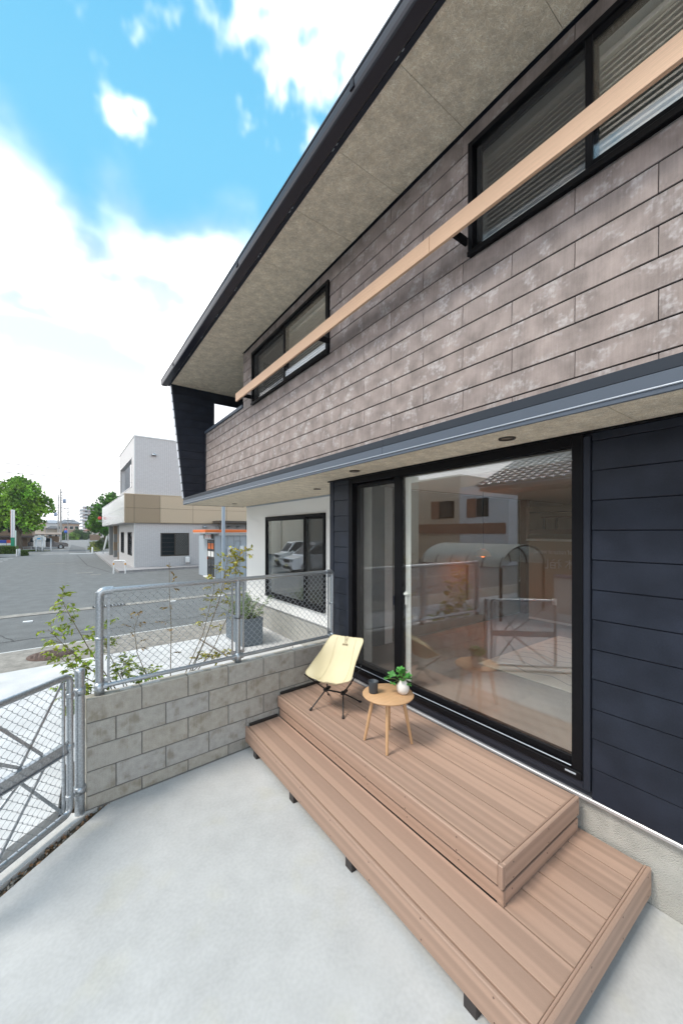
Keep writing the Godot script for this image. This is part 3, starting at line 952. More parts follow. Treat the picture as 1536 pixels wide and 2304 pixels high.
func build_deck() -> void:
	var d := thing("wooden_deck", "two level reddish brown deck of grooved boards along the house", "deck", Vector3(2.2, 0, -2.4))
	var bv := 0.0015
	# lower level: runs along the front and round the near end
	var xs := [1.565, 1.741, 1.931, 2.121, 2.31, 2.5, 2.69, 2.88]
	for i in 7:
		var z0: float = wz(xs[i + 1]) + 0.03 if i < 2 else -1.2
		slabp(d, "board", M.deck, xs[i] + 0.0045, xs[i + 1] - 0.0045, 0.205, 0.235, z0, -0.8, bv, Vector2(rng.randf() * 3, rng.randf()))
	var zf := wz(1.54) + 0.01
	slabp(d, "fascia_board", M.deck, 1.54, 1.563, 0.075, 0.234, zf, -0.762, 0.005, Vector2(0.3, 0.62))
	slabp(d, "fascia_board", M.deck, 1.5635, 2.885, 0.075, 0.24, -0.785, -0.762, 0.005, Vector2(1.1, 0.15))
	slabp(d, "end_strip", M.deck, 1.5635, 2.88, 0.2, 0.242, -0.797, -0.7855, 0.005, Vector2(0.6, 0.4))
	slabp(d, "far_end_board", M.deck, 1.536, 1.56, 0.075, 0.236, zf - 0.024, zf - 0.001, 0.003, Vector2(0.6, 0.3))
	slabp(d, "joist", M.leg_brown, 1.6, 1.66, 0.11, 0.184, zf + 0.05, -0.82)
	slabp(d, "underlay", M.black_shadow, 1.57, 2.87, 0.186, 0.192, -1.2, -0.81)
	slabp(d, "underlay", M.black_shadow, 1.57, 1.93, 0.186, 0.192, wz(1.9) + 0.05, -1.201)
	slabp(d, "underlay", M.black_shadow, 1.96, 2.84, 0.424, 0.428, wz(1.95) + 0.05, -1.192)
	slabp(d, "joist", M.leg_brown, 2.75, 2.81, 0.11, 0.184, -1.2, -0.82)
	for z: float in [-3.62, -2.855, -2.052, -1.1]:
		slabp(d, "leg", M.leg_brown, 1.549, 1.62, 0.0, 0.0745, z - 0.035, z + 0.035, 0.002)
		slabp(d, "bracket", M.leg_brown, 1.566, 1.62, 0.075, 0.184, z - 0.035, z + 0.035)
		slabp(d, "foot", M.rubber, 1.621, 1.72, 0.0, 0.03, z - 0.02, z + 0.07, 0.008)
	# riser between the levels
	var zu := wz(1.93) + 0.03
	slabp(d, "riser_board", M.deck, 1.933, 1.953, 0.237, 0.318, zu, -1.16, 0.003, Vector2(0.9, 0.8))
	slabp(d, "riser_board", M.deck, 1.954, 2.85, 0.237, 0.318, -1.18, -1.158, 0.003, Vector2(0.2, 0.5))
	slabp(d, "riser_corner", M.deck, 1.926, 1.953, 0.236, 0.32, -1.1595, -1.154, 0.003, Vector2(0.2, 0.5))
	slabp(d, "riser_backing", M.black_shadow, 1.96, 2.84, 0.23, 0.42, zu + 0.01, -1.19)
	# upper level
	var ux := [1.94, 2.098, 2.285, 2.473, 2.66, 2.848]
	for i in 5:
		slabp(d, "board", M.deck, ux[i] + 0.0045, ux[i + 1] - 0.0045, 0.435, 0.465, wz(ux[i]) + 0.02, -1.186, bv, Vector2(rng.randf() * 3, rng.randf()))
	slabp(d, "fascia_board", M.deck, 1.912, 1.937, 0.345, 0.466, zu - 0.01, -1.178, 0.005, Vector2(0.1, 0.22))
	slabp(d, "fascia_board", M.deck, 1.938, 2.85, 0.345, 0.469, -1.173, -1.15, 0.005, Vector2(1.4, 0.75))
	slabp(d, "end_strip", M.deck, 1.938, 2.848, 0.43, 0.471, -1.185, -1.174, 0.004, Vector2(0.4, 0.95))
	slabp(d, "corner_board", M.deck, 1.908, 1.9375, 0.343, 0.469, -1.1775, -1.148, 0.004, Vector2(0.5, 0.5))
	# dark angle strips where the boards meet the block wall
	var b := Basis(Vector3.UP, deg_to_rad(4.0))
	put(d, "angle_strip", bx(Vector3(0.34, 0.026, 0.03), 0.004), M.rubber, Vector3(1.745, 0.248, wz(1.745) + 0.017), b)
	put(d, "angle_strip", bx(Vector3(0.9, 0.026, 0.03), 0.004), M.rubber, Vector3(2.4, 0.478, wz(2.4) + 0.017), b)
	# screws
	var sm := MB.new()
	sm.lathe([Vector2(0.0, 0.0), Vector2(0.0045, 0.0), Vector2(0.0045, 0.002), Vector2(0.0, 0.002)], 8)
	var screw := sm.done()
	var out := Basis(Vector3.BACK, PI / 2)
	var fr := Basis(Vector3.RIGHT, PI / 2)
	for i in 7:
		var z := -3.55 + i * 0.43
		put(d, "screw", screw, M.screw, Vector3(1.5405, 0.21, z), out)
		put(d, "screw", screw, M.screw, Vector3(1.5405, 0.1, z + 0.005), out)
		if i < 6:
			put(d, "screw", screw, M.screw, Vector3(1.9125, 0.44, z - 0.05), out)
			put(d, "screw", screw, M.screw, Vector3(1.9125, 0.36, z - 0.05), out)
			put(d, "screw", screw, M.screw, Vector3(1.9335, 0.29, z - 0.05), out)
	for i in 4:
		var q := 1.62 + i * 0.4
		put(d, "screw", screw, M.screw, Vector3(q, 0.215, -0.7625), fr)
		put(d, "screw", screw, M.screw, Vector3(q, 0.1, -0.7625), fr)
		if i < 3:
			put(d, "screw", screw, M.screw, Vector3(q + 0.4, 0.445, -1.1505), fr)
			put(d, "screw", screw, M.screw, Vector3(q + 0.4, 0.36, -1.1505), fr)
			put(d, "screw", screw, M.screw, Vector3(q + 0.4, 0.29, -1.1585), fr)


func build_block_wall() -> void:
	# local x runs along the wall, local z points to the patio
	var w := thing("block_wall", "grey concrete block wall with water stains beside the patio", "wall", Vector3(0.14, 0, -3.735), deg_to_rad(4.0))
	var lenw := 2.78
	put(w, "mortar", bx(Vector3(lenw - 0.012, 1.0, 0.108)), M.mortar, Vector3(lenw / 2, 0.405, -0.06))
	for n in 5:
		var top := 0.91 - 0.2 * n
		var x := 0.0
		var first := true
		while x < lenw - 0.02:
			var l := 0.4
			if first:
				l = 0.415 if n % 2 == 0 else 0.215
				first = false
			var e := minf(x + l, lenw)
			var bot := top - 0.191
			var jit := rng.randf_range(-0.0012, 0.0012)
			put(w, "block", bx(Vector3(e - x - 0.009, 0.191, 0.117), 0.004, Vector2(rng.randi() % 40 * 0.11, rng.randi() % 40 * 0.13)), [M.block, M.block_tan, M.block_dark, M.block_warm, M.block_tan][rng.randi() % 5], Vector3((x + e) / 2 - 0.002, (top + bot) / 2, -0.0585 + jit))
			x = e
	# top course bedding: rows of small mortar caps over the cores
	for i in 11:
		if i % 3 != 2:
			put(w, "core_cap", bx(Vector3(0.1 + 0.05 * (i % 2), 0.006, 0.05), 0.002), M.kerb, Vector3(0.3 + i * 0.2, 0.912, -0.065))
	put(w, "footing", bx(Vector3(lenw, 0.12, 0.13)), M.mortar, Vector3(lenw / 2, -0.05, -0.06))


# woven diamond wire between two uprights, in the plane of local x and y
func chain_link(x0: float, x1: float, y0: float, y1: float, pitch: float, r: float) -> ArrayMesh:
	var m := MB.new()
	var n := int((x1 - x0) / pitch)
	var dx := (x1 - x0) / n
	var rows := int((y1 - y0) / pitch)
	var dy := (y1 - y0) / rows
	for k in n:
		# each wire zigzags between column k and k + 1, hooked behind and before its neighbours
		var pts := []
		for j in rows + 1:
			var right: bool = (j + k) % 2 == 1
			var zz := 0.004 if right else -0.004
			var xx := x0 + (k + (1.06 if right else -0.06)) * dx
			var yy := y0 + j * dy
			pts.append(Vector3(xx, yy - dy * 0.07, -zz))
			pts.append(Vector3(xx, yy + dy * 0.07, zz))
		m.tube(pts, r, 4, false)
	return m.done()


func clamp_ring(p: Node3D, at: Vector3, r: float, out: Vector3) -> void:
	var m := MB.new()
	m.lathe([Vector2(r, -0.012), Vector2(r + 0.004, -0.012), Vector2(r + 0.004, 0.012), Vector2(r, 0.012)], 16)
	m.box(out * (r + 0.02), Vector3(0.034 if absf(out.x) > 0.5 else 0.008, 0.02, 0.008 if absf(out.x) > 0.5 else 0.034), 0.002)
	m.box(out * (r + 0.02) + Vector3(0, 0, 0.008), Vector3(0.012, 0.012, 0.014), 0.003)
	put(p, "clamp", m.done(), M.zinc, at)


func build_fence_and_gate() -> void:
	var f := thing("chain_link_fence", "galvanised pipe fence with diamond wire mesh on top of the block wall", "fence", Vector3(0.14, 0, -3.735), deg_to_rad(4.0))
	var z := -0.066
	var px := [0.1, 1.345, 2.62]
	for i in 3:
		var m := MB.new()
		var r := 0.031 if i == 0 else 0.027
		m.tube([Vector3(px[i], 0.905 - (0.06 if i == 0 else 0.0), z), Vector3(px[i], 1.775, z)], r, 16)
		put(f, "post", m.done(), M.zinc)
		var c := MB.new()
		c.lathe([Vector2(r + 0.001, 0.0), Vector2(r + 0.007, 0.0), Vector2(r + 0.007, 0.1), Vector2(r + 0.001, 0.1)], 20, Vector3(px[i], 0.912, z))
		c.tube([Vector3(px[i] - (0.055 if i else 0.0), 0.972, z), Vector3(px[i] + (0.055 if i < 2 else 0.0), 0.972, z)], 0.03, 12)
		put(f, "socket", c.done(), M.zinc)
		for s: float in [-1.0, 1.0]:
			if (i == 0 and s < 0) or (i == 2 and s > 0):
				continue
			clamp_ring(f, Vector3(px[i], 1.385, z), r + 0.001, Vector3(s, 0, 0))
			var sb := MB.new()
			sb.box(Vector3(px[i] + s * (r + 0.035), 1.38, z), Vector3(0.02, 0.76, 0.005), 0.001)
			put(f, "stretcher_bar", sb.done(), M.zinc)
			put(f, "lug", bx(Vector3(0.05, 0.03, 0.008), 0.002), M.zinc, Vector3(px[i] + s * (r + 0.025), 1.735, z))
			put(f, "lug", bx(Vector3(0.05, 0.03, 0.008), 0.002), M.zinc, Vector3(px[i] + s * (r + 0.025), 1.02, z))
	for i in 2:
		var t := MB.new()
		t.tube([Vector3(px[i] + 0.04, 1.785, z), Vector3(px[i + 1] - 0.01, 1.785, z)], 0.0225, 16)
		put(f, "top_rail", t.done(), M.zinc)
		var u := MB.new()
		u.tube([Vector3(px[i] + 0.03, 0.972, z), Vector3(px[i + 1] - 0.03, 0.972, z)], 0.019, 16)
		put(f, "bottom_rail", u.done(), M.zinc)
		var w := put(f, "wire_mesh", chain_link(px[i] + 0.06, px[i + 1] - 0.06, 0.99, 1.765, 0.033, 0.0018), M.zinc_wire, Vector3(0, 0, z))
		w.set_meta("kind", "stuff")
	for i: int in [0, 2]:
		var s := 1.0 if i == 0 else -1.0
		var e := MB.new()
		var pts := []
		for k in 7:
			var a := PI / 2 * k / 6.0
			pts.append(Vector3(px[i] + s * (0.045 - 0.045 * cos(a)), 1.74 + 0.045 * sin(a), z))
		pts.append(Vector3(px[i] + s * 0.1, 1.785, z))
		e.tube([Vector3(px[i], 1.68, z)] + pts, 0.0335 if i == 0 else 0.029, 16)
		put(f, "elbow", e.done(), M.zinc)
	var tee := MB.new()
	tee.tube([Vector3(px[1] - 0.05, 1.785, z), Vector3(px[1] + 0.05, 1.785, z)], 0.027, 16)
	put(f, "tee", tee.done(), M.zinc)
	# gate post, and the gate along the lot line; local x runs from the post towards the camera side
	var gp := MB.new()
	gp.tube([Vector3(0, -0.05, 0), Vector3(0, 1.16, 0)], 0.035, 20)
	gp.lathe([Vector2(0.037, 1.15), Vector2(0.037, 1.168), Vector2(0.03, 1.178), Vector2(0.0, 1.182)], 20)
	var gpost := thing("gate_post", "round galvanised steel gate post at the end of the block wall", "post", Vector3(0.096, 0, -3.732))
	put(gpost, "tube", gp.done(), M.zinc, Vector3(0.096, 0, -3.732))
	for y: float in [0.2, 1.0]:
		var hg := MB.new()
		hg.lathe([Vector2(0.036, -0.03), Vector2(0.042, -0.03), Vector2(0.042, 0.03), Vector2(0.036, 0.03)], 20)
		put(gpost, "hinge_band", hg.done(), M.zinc, Vector3(0.096, y, -3.732))
	var ang := atan2(-0.675, -0.738)
	var g := thing("gate", "galvanised pipe gate with diamond mesh and crossed braces", "gate", Vector3(0.096, 0, -3.732), ang)
	var gx0 := 0.088
	var gx1 := 1.1
	var fm := MB.new()
	var rr := 0.024
	var loop := []
	for q: Array in [[gx0, 0.075, 1], [gx0, 1.155, 2], [gx1, 1.155, 3], [gx1, 0.075, 0]]:
		for k in 5:
			var cx: float = q[0] + (0.05 if q[0] < 0.5 else -0.05)
			var cy: float = q[1] + (0.05 if q[1] < 0.5 else -0.05)
			var a0: float = {1: 1.5 * PI, 2: PI, 3: 0.5 * PI, 0: 0.0}[q[2]] as float
			var a: float = a0 - PI / 2 * k / 4.0
			loop.append(Vector3(cx + 0.05 * cos(a), cy + 0.05 * sin(a), 0))
	loop.append(loop[0])
	fm.tube(loop, rr, 14, false)
	put(g, "frame", fm.done(), M.zinc)
	put(g, "inner_bar", bx(Vector3(0.02, 1.0, 0.02), 0.003), M.zinc, Vector3(gx0 + 0.055, 0.615, 0))
	for y: float in [0.2, 1.0, 0.6]:
		put(g, "collar", bx(Vector3(0.055, 0.05, 0.052), 0.012), M.zinc, Vector3(gx0, y, 0))
	var mr := MB.new()
	mr.box(Vector3((gx0 + gx1) / 2, 0.6, 0), Vector3(gx1 - gx0 - 0.05, 0.075, 0.008), 0.002)
	mr.box(Vector3((gx0 + gx1) / 2, 0.642, 0), Vector3(gx1 - gx0 - 0.05, 0.01, 0.04), 0.002)
	mr.box(Vector3((gx0 + gx1) / 2, 0.558, 0), Vector3(gx1 - gx0 - 0.05, 0.01, 0.04), 0.002)
	put(g, "middle_rail", mr.done(), M.zinc)
	for q: Array in [[Vector2(0.14, 1.12), Vector2(0.46, 0.65)], [Vector2(0.46, 0.55), Vector2(0.14, 0.11)], [Vector2(0.46, 0.65), Vector2(1.05, 1.12)], [Vector2(0.46, 0.55), Vector2(1.05, 0.11)], [Vector2(0.28, 0.55), Vector2(0.62, 0.1)], [Vector2(0.3, 0.65), Vector2(0.68, 1.1)]]:
		var p0: Vector2 = q[0]
		var p1: Vector2 = q[1]
		var d := p1 - p0
		var bm := bx(Vector3(d.length(), 0.022, 0.006), 0.001)
		put(g, "brace", bm, M.zinc, Vector3((p0.x + p1.x) / 2, (p0.y + p1.y) / 2, 0.014), Basis(Vector3.BACK, d.angle()))
	var gm := put(g, "wire_mesh", chain_link(gx0 + 0.06, gx1 - 0.03, 0.1, 1.135, 0.033, 0.0018), M.zinc_wire, Vector3(0, 0, -0.004))
	gm.set_meta("kind", "stuff")
	put(g, "bolt", bx(Vector3(0.012, 0.3, 0.012), 0.002), M.zinc, Vector3(gx0 + 0.03, 1.0, 0.02))


func build_furniture() -> void:
	# side table
	var c := Vector3(2.262, 0.467, -2.427)
	var t := thing("side_table", "small round oak side table on four splayed legs", "table", c, 0.0)
	var tm := MB.new()
	tm.lathe([Vector2(0, 0.4), Vector2(0.203, 0.4), Vector2(0.214, 0.404), Vector2(0.22, 0.411), Vector2(0.2215, 0.4155), Vector2(0.2185, 0.4195), Vector2(0.0, 0.42)], 56)
	put(t, "tabletop", tm.done(), M.oak, c)
	for s: Vector2 in [Vector2(-1, -1), Vector2(-1, 1), Vector2(1, -1), Vector2(1, 1)]:
		var m := MB.new()
		m.tube([Vector3(s.x * 0.145, 0.0, s.y * 0.143), Vector3(s.x * 0.128, 0.12, s.y * 0.126), Vector3(s.x * 0.09, 0.4, s.y * 0.089)], [0.0115, 0.0135, 0.0165], 12)
		put(t, "leg", m.done(), M.oak, c)
	# mug and vase with sprig
	var top := c.y + 0.4205
	var mug := MB.new()
	mug.lathe([Vector2(0, 0), Vector2(0.036, 0), Vector2(0.038, 0.004), Vector2(0.0435, 0.098), Vector2(0.0445, 0.101), Vector2(0.0405, 0.101), Vector2(0.0355, 0.012), Vector2(0.0, 0.01)], 32)
	var mo := put(self, "mug", mug.done(), mk("dark_ceramic", Color(0.045, 0.055, 0.068), 0.55), Vector3(2.168, top, -2.513))
	tag(mo, "dark grey handleless mug on the round side table", "mug")
	var vp := Vector3(2.36, top, -2.345)
	var va := MB.new()
	va.lathe([Vector2(0, 0), Vector2(0.028, 0), Vector2(0.043, 0.012), Vector2(0.0535, 0.035), Vector2(0.055, 0.052), Vector2(0.05, 0.076), Vector2(0.036, 0.1), Vector2(0.026, 0.113), Vector2(0.024, 0.119), Vector2(0.02, 0.117), Vector2(0.022, 0.1), Vector2(0.0, 0.06)], 36)
	var vo := put(self, "vase", va.done(), mk("white_ceramic", Color(0.72, 0.68, 0.65), 0.5), vp)
	tag(vo, "egg shaped matte white vase on the round side table", "vase")
	var sp := thing("leafy_sprig", "sprig of bright green lobed leaves in the white vase", "plant", vp, 0.0)
	var stem := mk("green_stem", Color(0.14, 0.2, 0.05), 0.6)
	var right := Vector3(0.81, 0, 0.588)
	# tip offsets as seen from the patio: along right, up, towards the house; leaf size
	for q: Array in [[-0.115, 0.165, 0.0, 0.05], [-0.125, 0.118, 0.03, 0.034], [-0.155, 0.125, 0.01, 0.026], [-0.105, 0.1, -0.02, 0.036], [-0.05, 0.145, 0.02, 0.04], [-0.04, 0.185, 0.0, 0.03], [0.0, 0.2, 0.03, 0.046], [0.02, 0.16, -0.02, 0.05], [0.0, 0.15, -0.045, 0.044], [0.045, 0.155, 0.02, 0.04], [0.05, 0.125, 0.0, 0.04], [0.03, 0.18, 0.05, 0.036], [-0.02, 0.13, -0.05, 0.034], [0.06, 0.085, -0.02, 0.034], [-0.075, 0.075, -0.01, 0.022], [0.0, 0.175, 0.0, 0.04], [-0.02, 0.165, 0.05, 0.045]]:
		var tip: Vector3 = right * q[0] + Vector3.UP * q[1] + Vector3(0.588, 0, -0.81) * q[2]
		var base := Vector3(rng.randf_range(-0.008, 0.008), 0.09, rng.randf_range(-0.008, 0.008))
		var sm := MB.new()
		sm.tube([base, base.lerp(tip, 0.5) + Vector3.UP * 0.02, tip], 0.0018, 5)
		put(sp, "stem", sm.done(), stem, vp)
		put(sp, "leaf", lobed_leaf(q[3], rng), M.leaf, vp + tip, Basis.from_euler(Vector3(rng.randf_range(-0.9, 0.3), rng.randf() * TAU, rng.randf_range(-0.5, 0.5))))
	camp_chair()


func lobed_leaf(s: float, r: RandomNumberGenerator) -> ArrayMesh:
	var m := MB.new()
	m.smooth(true)
	var tone := r.randf_range(0.75, 1.25)
	var n := 22
	for k in n:
		var pts := []
		for j in 2:
			var a := PI * 0.08 + (TAU - PI * 0.16) * (k + j) / n - PI / 2
			var rad := s * (0.62 + 0.16 * absf(sin(a * 4.0)) + 0.07 * sin(a * 11.0))
			var ruff := 0.16 * s * sin(a * 5.0)
			pts.append(Vector3(cos(a) * rad, ruff + 0.1 * s, sin(a) * rad + s * 0.35))
		m.col = Color(0.07 * tone, 0.27 * tone, 0.05 * tone)
		m.tri(Vector3(0, 0, 0.2 * s), pts[1], pts[0])
	return m.done()


func camp_chair() -> void:
	var c := Vector3(2.286, 0.467, -3.247)
	var ch := thing("camping_chair", "cream cloth folding camp chair on thin black poles on the deck", "chair", c, atan2(-0.884, 0.468))
	# local axes: z to the front, x to the sitter's left
	var feet := [Vector3(-0.23, 0, 0.225), Vector3(0.155, 0, 0.225), Vector3(-0.155, 0, -0.225), Vector3(0.25, 0, -0.235)]
	feet = [Vector3(-0.19, 0, 0.21), Vector3(0.19, 0, 0.215), Vector3(-0.2, 0, -0.215), Vector3(0.2, 0, -0.2)]
	var hubs := [Vector3(-0.1, 0.165, 0.03), Vector3(0.1, 0.165, 0.03)]
	var fl := Vector3(-0.265, 0.365, 0.2)
	var fr := Vector3(0.265, 0.365, 0.2)
	var bl := Vector3(-0.205, 0.655, -0.29)
	var br := Vector3(0.205, 0.655, -0.29)
	# cloth: a grid over front edge (v = 0) to back edge (v = 1)
	var nu := 22
	var nv := 26
	var grid := []
	for j in nv + 1:
		var row := []
		var v := float(j) / nv
		for i in nu + 1:
			var u := float(i) / nu * 2.0 - 1.0
			var pinch := 1.0 - 0.06 * sin(PI * v)
			var edge := fl.lerp(bl, v)
			var half := absf(edge.x) * pinch * (1.0 - 0.04 * pow(absf(2.0 * v - 1.0), 6.0) * (1.0 - absf(u)))
			var y := edge.y
			var zz := edge.z
			# side edges run straight from front corner to back corner, the middle hangs into a seat
			var sag := 1.0 - pow(absf(u), 2.6)
			var seat_y := lerpf(0.33, 0.652, smoothstep(0.18, 1.0, v)) - 0.075 * sin(PI * minf(v * 1.5, 1.0))
			var seat_z := lerpf(0.225, -0.29, v) - 0.1 * sin(PI * v) * smoothstep(0.1, 0.6, v)
			y = lerpf(y, seat_y, sag)
			zz = lerpf(zz, seat_z, sag)
			var wr := 0.0035 * sin(u * 9.0 + v * 14.0) * (1.0 - v * 0.6) + 0.003 * sin(u * 23.0 - v * 17.0) * (1.0 - absf(u))
			# rounded corners
			var cr := 0.0
			if v > 0.86:
				cr = (v - 0.86) / 0.14
				half *= 1.0 - 0.12 * pow(cr, 3.0)
			if v < 0.08:
				half *= 1.0 - 0.1 * pow(1.0 - v / 0.08, 2.0)
			row.append(Vector3(u * half, y + wr, zz))
		grid.append(row)
	var m := MB.new()
	m.smooth(true)
	for side in 2:
		var o := Vector3(0, -0.003 * side, 0)
		for j in nv:
			for i in nu:
				var a: Vector3 = grid[j][i] + o
				var b: Vector3 = grid[j][i + 1] + o
				var d: Vector3 = grid[j + 1][i + 1] + o
				var e: Vector3 = grid[j + 1][i] + o
				var uv := Vector2(i, j) / 20.0
				if side == 0:
					m.quad(a, b, d, e, uv, uv + Vector2(0.05, 0), uv + Vector2(0.05, 0.05), uv + Vector2(0, 0.05))
				else:
					m.quad(e, d, b, a)
	var cloth := mk("cream_cloth", Color(0.7, 0.62, 0.42), 0.85)
	cloth.rim_enabled = true
	cloth.rim = 0.3
	var weave := tex_of(256, 256, func(x, y, _i): return Vector3.ONE * (110.0 + 60.0 * sin(x * 0.8) * sin(y * 0.8) + 30.0 * sin(x * 0.05 + 2.0 * sin(y * 0.03))))
	cloth.heightmap_enabled = true
	cloth.heightmap_texture = weave
	cloth.heightmap_scale = 0.12
	put(ch, "seat_cloth", m.done(), cloth)
	var hem := MB.new()
	var edge := []
	for i in nu + 1:
		edge.append(grid[0][i])
	for j in nv:
		edge.append(grid[j + 1][nu])
	for i in nu:
		edge.append(grid[nv][nu - 1 - i])
	for j in nv:
		edge.append(grid[nv - 1 - j][0])
	hem.tube(edge, 0.0042, 6, false)
	put(ch, "hem", hem.done(), mk("cream_hem", Color(0.58, 0.5, 0.32), 0.85))
	# seams down both sides of the back
	for s in 2:
		var se := MB.new()
		var pts := []
		for j in range(3, nv - 1):
			var k := 5 if s == 0 else nu - 5
			pts.append(grid[j][k] + Vector3(0, 0.0015, 0.0015))
		se.tube(pts, 0.0016, 5, false)
		put(ch, "seam", se.done(), M.cream_hem)
	# poles
	for i in 4:
		var hub: Vector3 = hubs[i % 2]
		var p := MB.new()
		p.tube([hub, feet[i]], 0.0072, 10)
		put(ch, "leg", p.done(), M.dark_steel)
		var ft := MB.new()
		var dir: Vector3 = (feet[i] - hub).normalized()
		ft.tube([feet[i] - dir * 0.035, feet[i] - dir * 0.012, feet[i] + Vector3(0, 0.004, 0)], [0.0105, 0.0125, 0.0115], 10)
		put(ch, "foot", ft.done(), M.rubber)
	for i in 2:
		var hub: Vector3 = hubs[i]
		var s := -1.0 if i == 0 else 1.0
		var p := MB.new()
		p.tube([hub, (fl if i == 0 else fr) + Vector3(0, -0.012, -0.01)], 0.0068, 10)
		put(ch, "arm_pole", p.done(), M.dark_steel)
		var q := MB.new()
		var top: Vector3 = bl if i == 0 else br
		q.tube([hub + Vector3(0, 0, -0.03), hub.lerp(top, 0.5) + Vector3(s * 0.05, -0.05, -0.05), top + Vector3(-s * 0.015, -0.02, -0.012)], 0.0068, 10)
		put(ch, "back_pole", q.done(), M.dark_steel)
		var hm := MB.new()
		hm.box(hub, Vector3(0.05, 0.034, 0.05), 0.01, Basis(Vector3.UP, 0.4 * s))
		hm.box(hub + Vector3(0, 0, -0.05), Vector3(0.034, 0.03, 0.07), 0.008)
		put(ch, "hub", hm.done(), M.dark_steel)
	var cb := MB.new()
	cb.tube([hubs[0], hubs[1]], 0.0085, 10)
	put(ch, "cross_bar", cb.done(), M.dark_steel)
	# printed emblem: long eared head over three letters
	var ink := mk("brown_print", Color(0.16, 0.11, 0.06), 0.8)
	var at: Vector3 = (grid[nv - 7][nu / 2] as Vector3)
	var above: Vector3 = grid[nv - 2][nu / 2]
	var upv := (above - at).normalized()
	var nrm := Vector3.RIGHT.cross(upv).normalized()
	var bas := Basis(Vector3.RIGHT, upv, nrm)
	var tx := TextMesh.new()
	var sf := SystemFont.new()
	sf.font_names = PackedStringArray(["Droid Sans"])
	sf.font_weight = 700
	tx.font = sf
	tx.text = "DOD"
	tx.font_size = 32
	tx.pixel_size = 0.0009
	tx.depth = 0.0006
	put(ch, "lettering", tx, ink, at + nrm * 0.007 + upv * 0.012, bas)
	var em := MB.new()
	for s: float in [-1.0, 1.0]:
		var ear := []
		for k in 13:
			var a := TAU * k / 12
			ear.append(at + nrm * 0.008 + upv * (0.082 + 0.022 * sin(a)) + Vector3.RIGHT * s * (0.012 + 0.006 * cos(a) + 0.004 * sin(a)))
		em.tube(ear, 0.0011, 5, false)
	var hd := []
	for k in 17:
		var a := TAU * k / 16
		hd.append(at + nrm * 0.008 + upv * (0.047 + 0.016 * sin(a)) + Vector3.RIGHT * (0.013 * cos(a)))
	em.tube(hd, 0.0011, 5, false)
	for s: float in [-1.0, 1.0]:
		em.box(at + nrm * 0.008 + upv * 0.048 + Vector3.RIGHT * s * 0.005, Vector3(0.003, 0.003, 0.001), 0.0, bas)
	em.box(at + nrm * 0.008 + upv * 0.04, Vector3(0.008, 0.002, 0.001), 0.0, bas)
	put(ch, "emblem", em.done(), ink)


# one leaf of two halves folded along its middle, added to a leaf mesh
func leaf_to(m: MB, at: Vector3, dir: Vector3, l: float, w: float, c: Color) -> void:
	var side := dir.cross(Vector3.UP)
	if side.length() < 0.1:
		side = Vector3.RIGHT
	side = side.normalized().rotated(dir.normalized(), rng.randf_range(-0.9, 0.9))
	var nr := side.cross(dir).normalized()
	var mid := at + dir * l * 0.45
	var tip := at + dir * l - nr * l * 0.12
	m.col = c
	m.tri(at, mid + side * w * 0.5 + nr * w * 0.15, tip)
	m.tri(at, tip, mid - side * w * 0.5 + nr * w * 0.15)


func twig_plant(called: String, label: String, category: String, base: Vector3, stems: Array, tone: Color, leaf_len: float, per: int, group := "") -> void:
	var p := thing(called, label, category, base, 0.0, group)
	var lm := MB.new()
	for s: Array in stems:
		var pts := []
		var rad := []
		var n: int = s.size() - 1
		for i in n:
			pts.append(s[i] - base)
			rad.append(lerpf(0.007, 0.0018, float(i) / maxf(n - 1, 1)))
		var sm := MB.new()
		sm.tube(pts, rad, 6)
		put(p, "stem", sm.done(), M.twig, base)
		# side twigs with pairs of leaves from the given share of the stem upwards
		var from: float = s[n]
		for k in per:
			var t := lerpf(from, 1.0, (k + rng.randf()) / per) * (n - 1)
			var i0 := mini(int(t), n - 2)
			var q: Vector3 = (pts[i0] as Vector3).lerp(pts[i0 + 1], t - i0)
			var d := Vector3(rng.randf_range(-1, 1), rng.randf_range(-0.25, 0.6), rng.randf_range(-1, 1)).normalized()
			var l := rng.randf_range(0.06, 0.17)
			var tw := MB.new()
			tw.tube([q, q + d * l * 0.5 + Vector3.UP * 0.01, q + d * l], [0.0016, 0.0012, 0.0009], 4)
			lm.col = Color(0.16, 0.12, 0.06)
			lm.tube([q, q + d * l * 0.5 + Vector3.UP * 0.01, q + d * l], [0.0016, 0.0012, 0.0009], 4, false)
			for j in rng.randi_range(4, 7):
				var at := q + d * l * (0.35 + 0.65 * j / 6.0)
				var ld := (d + Vector3(rng.randf_range(-1, 1), rng.randf_range(-0.9, 0.3), rng.randf_range(-1, 1))).normalized()
				var v := rng.randf_range(0.65, 1.35)
				var warm := rng.randf()
				leaf_to(lm, at, ld, leaf_len * rng.randf_range(0.6, 1.25), leaf_len * 0.55, Color(tone.r * v * (1.0 + 0.5 * warm), tone.g * v, tone.b * v * (1.0 - 0.4 * warm)))
	var lo := put(p, "leaves", lm.done(), M.leaf, base)
	lo.set_meta("kind", "stuff")


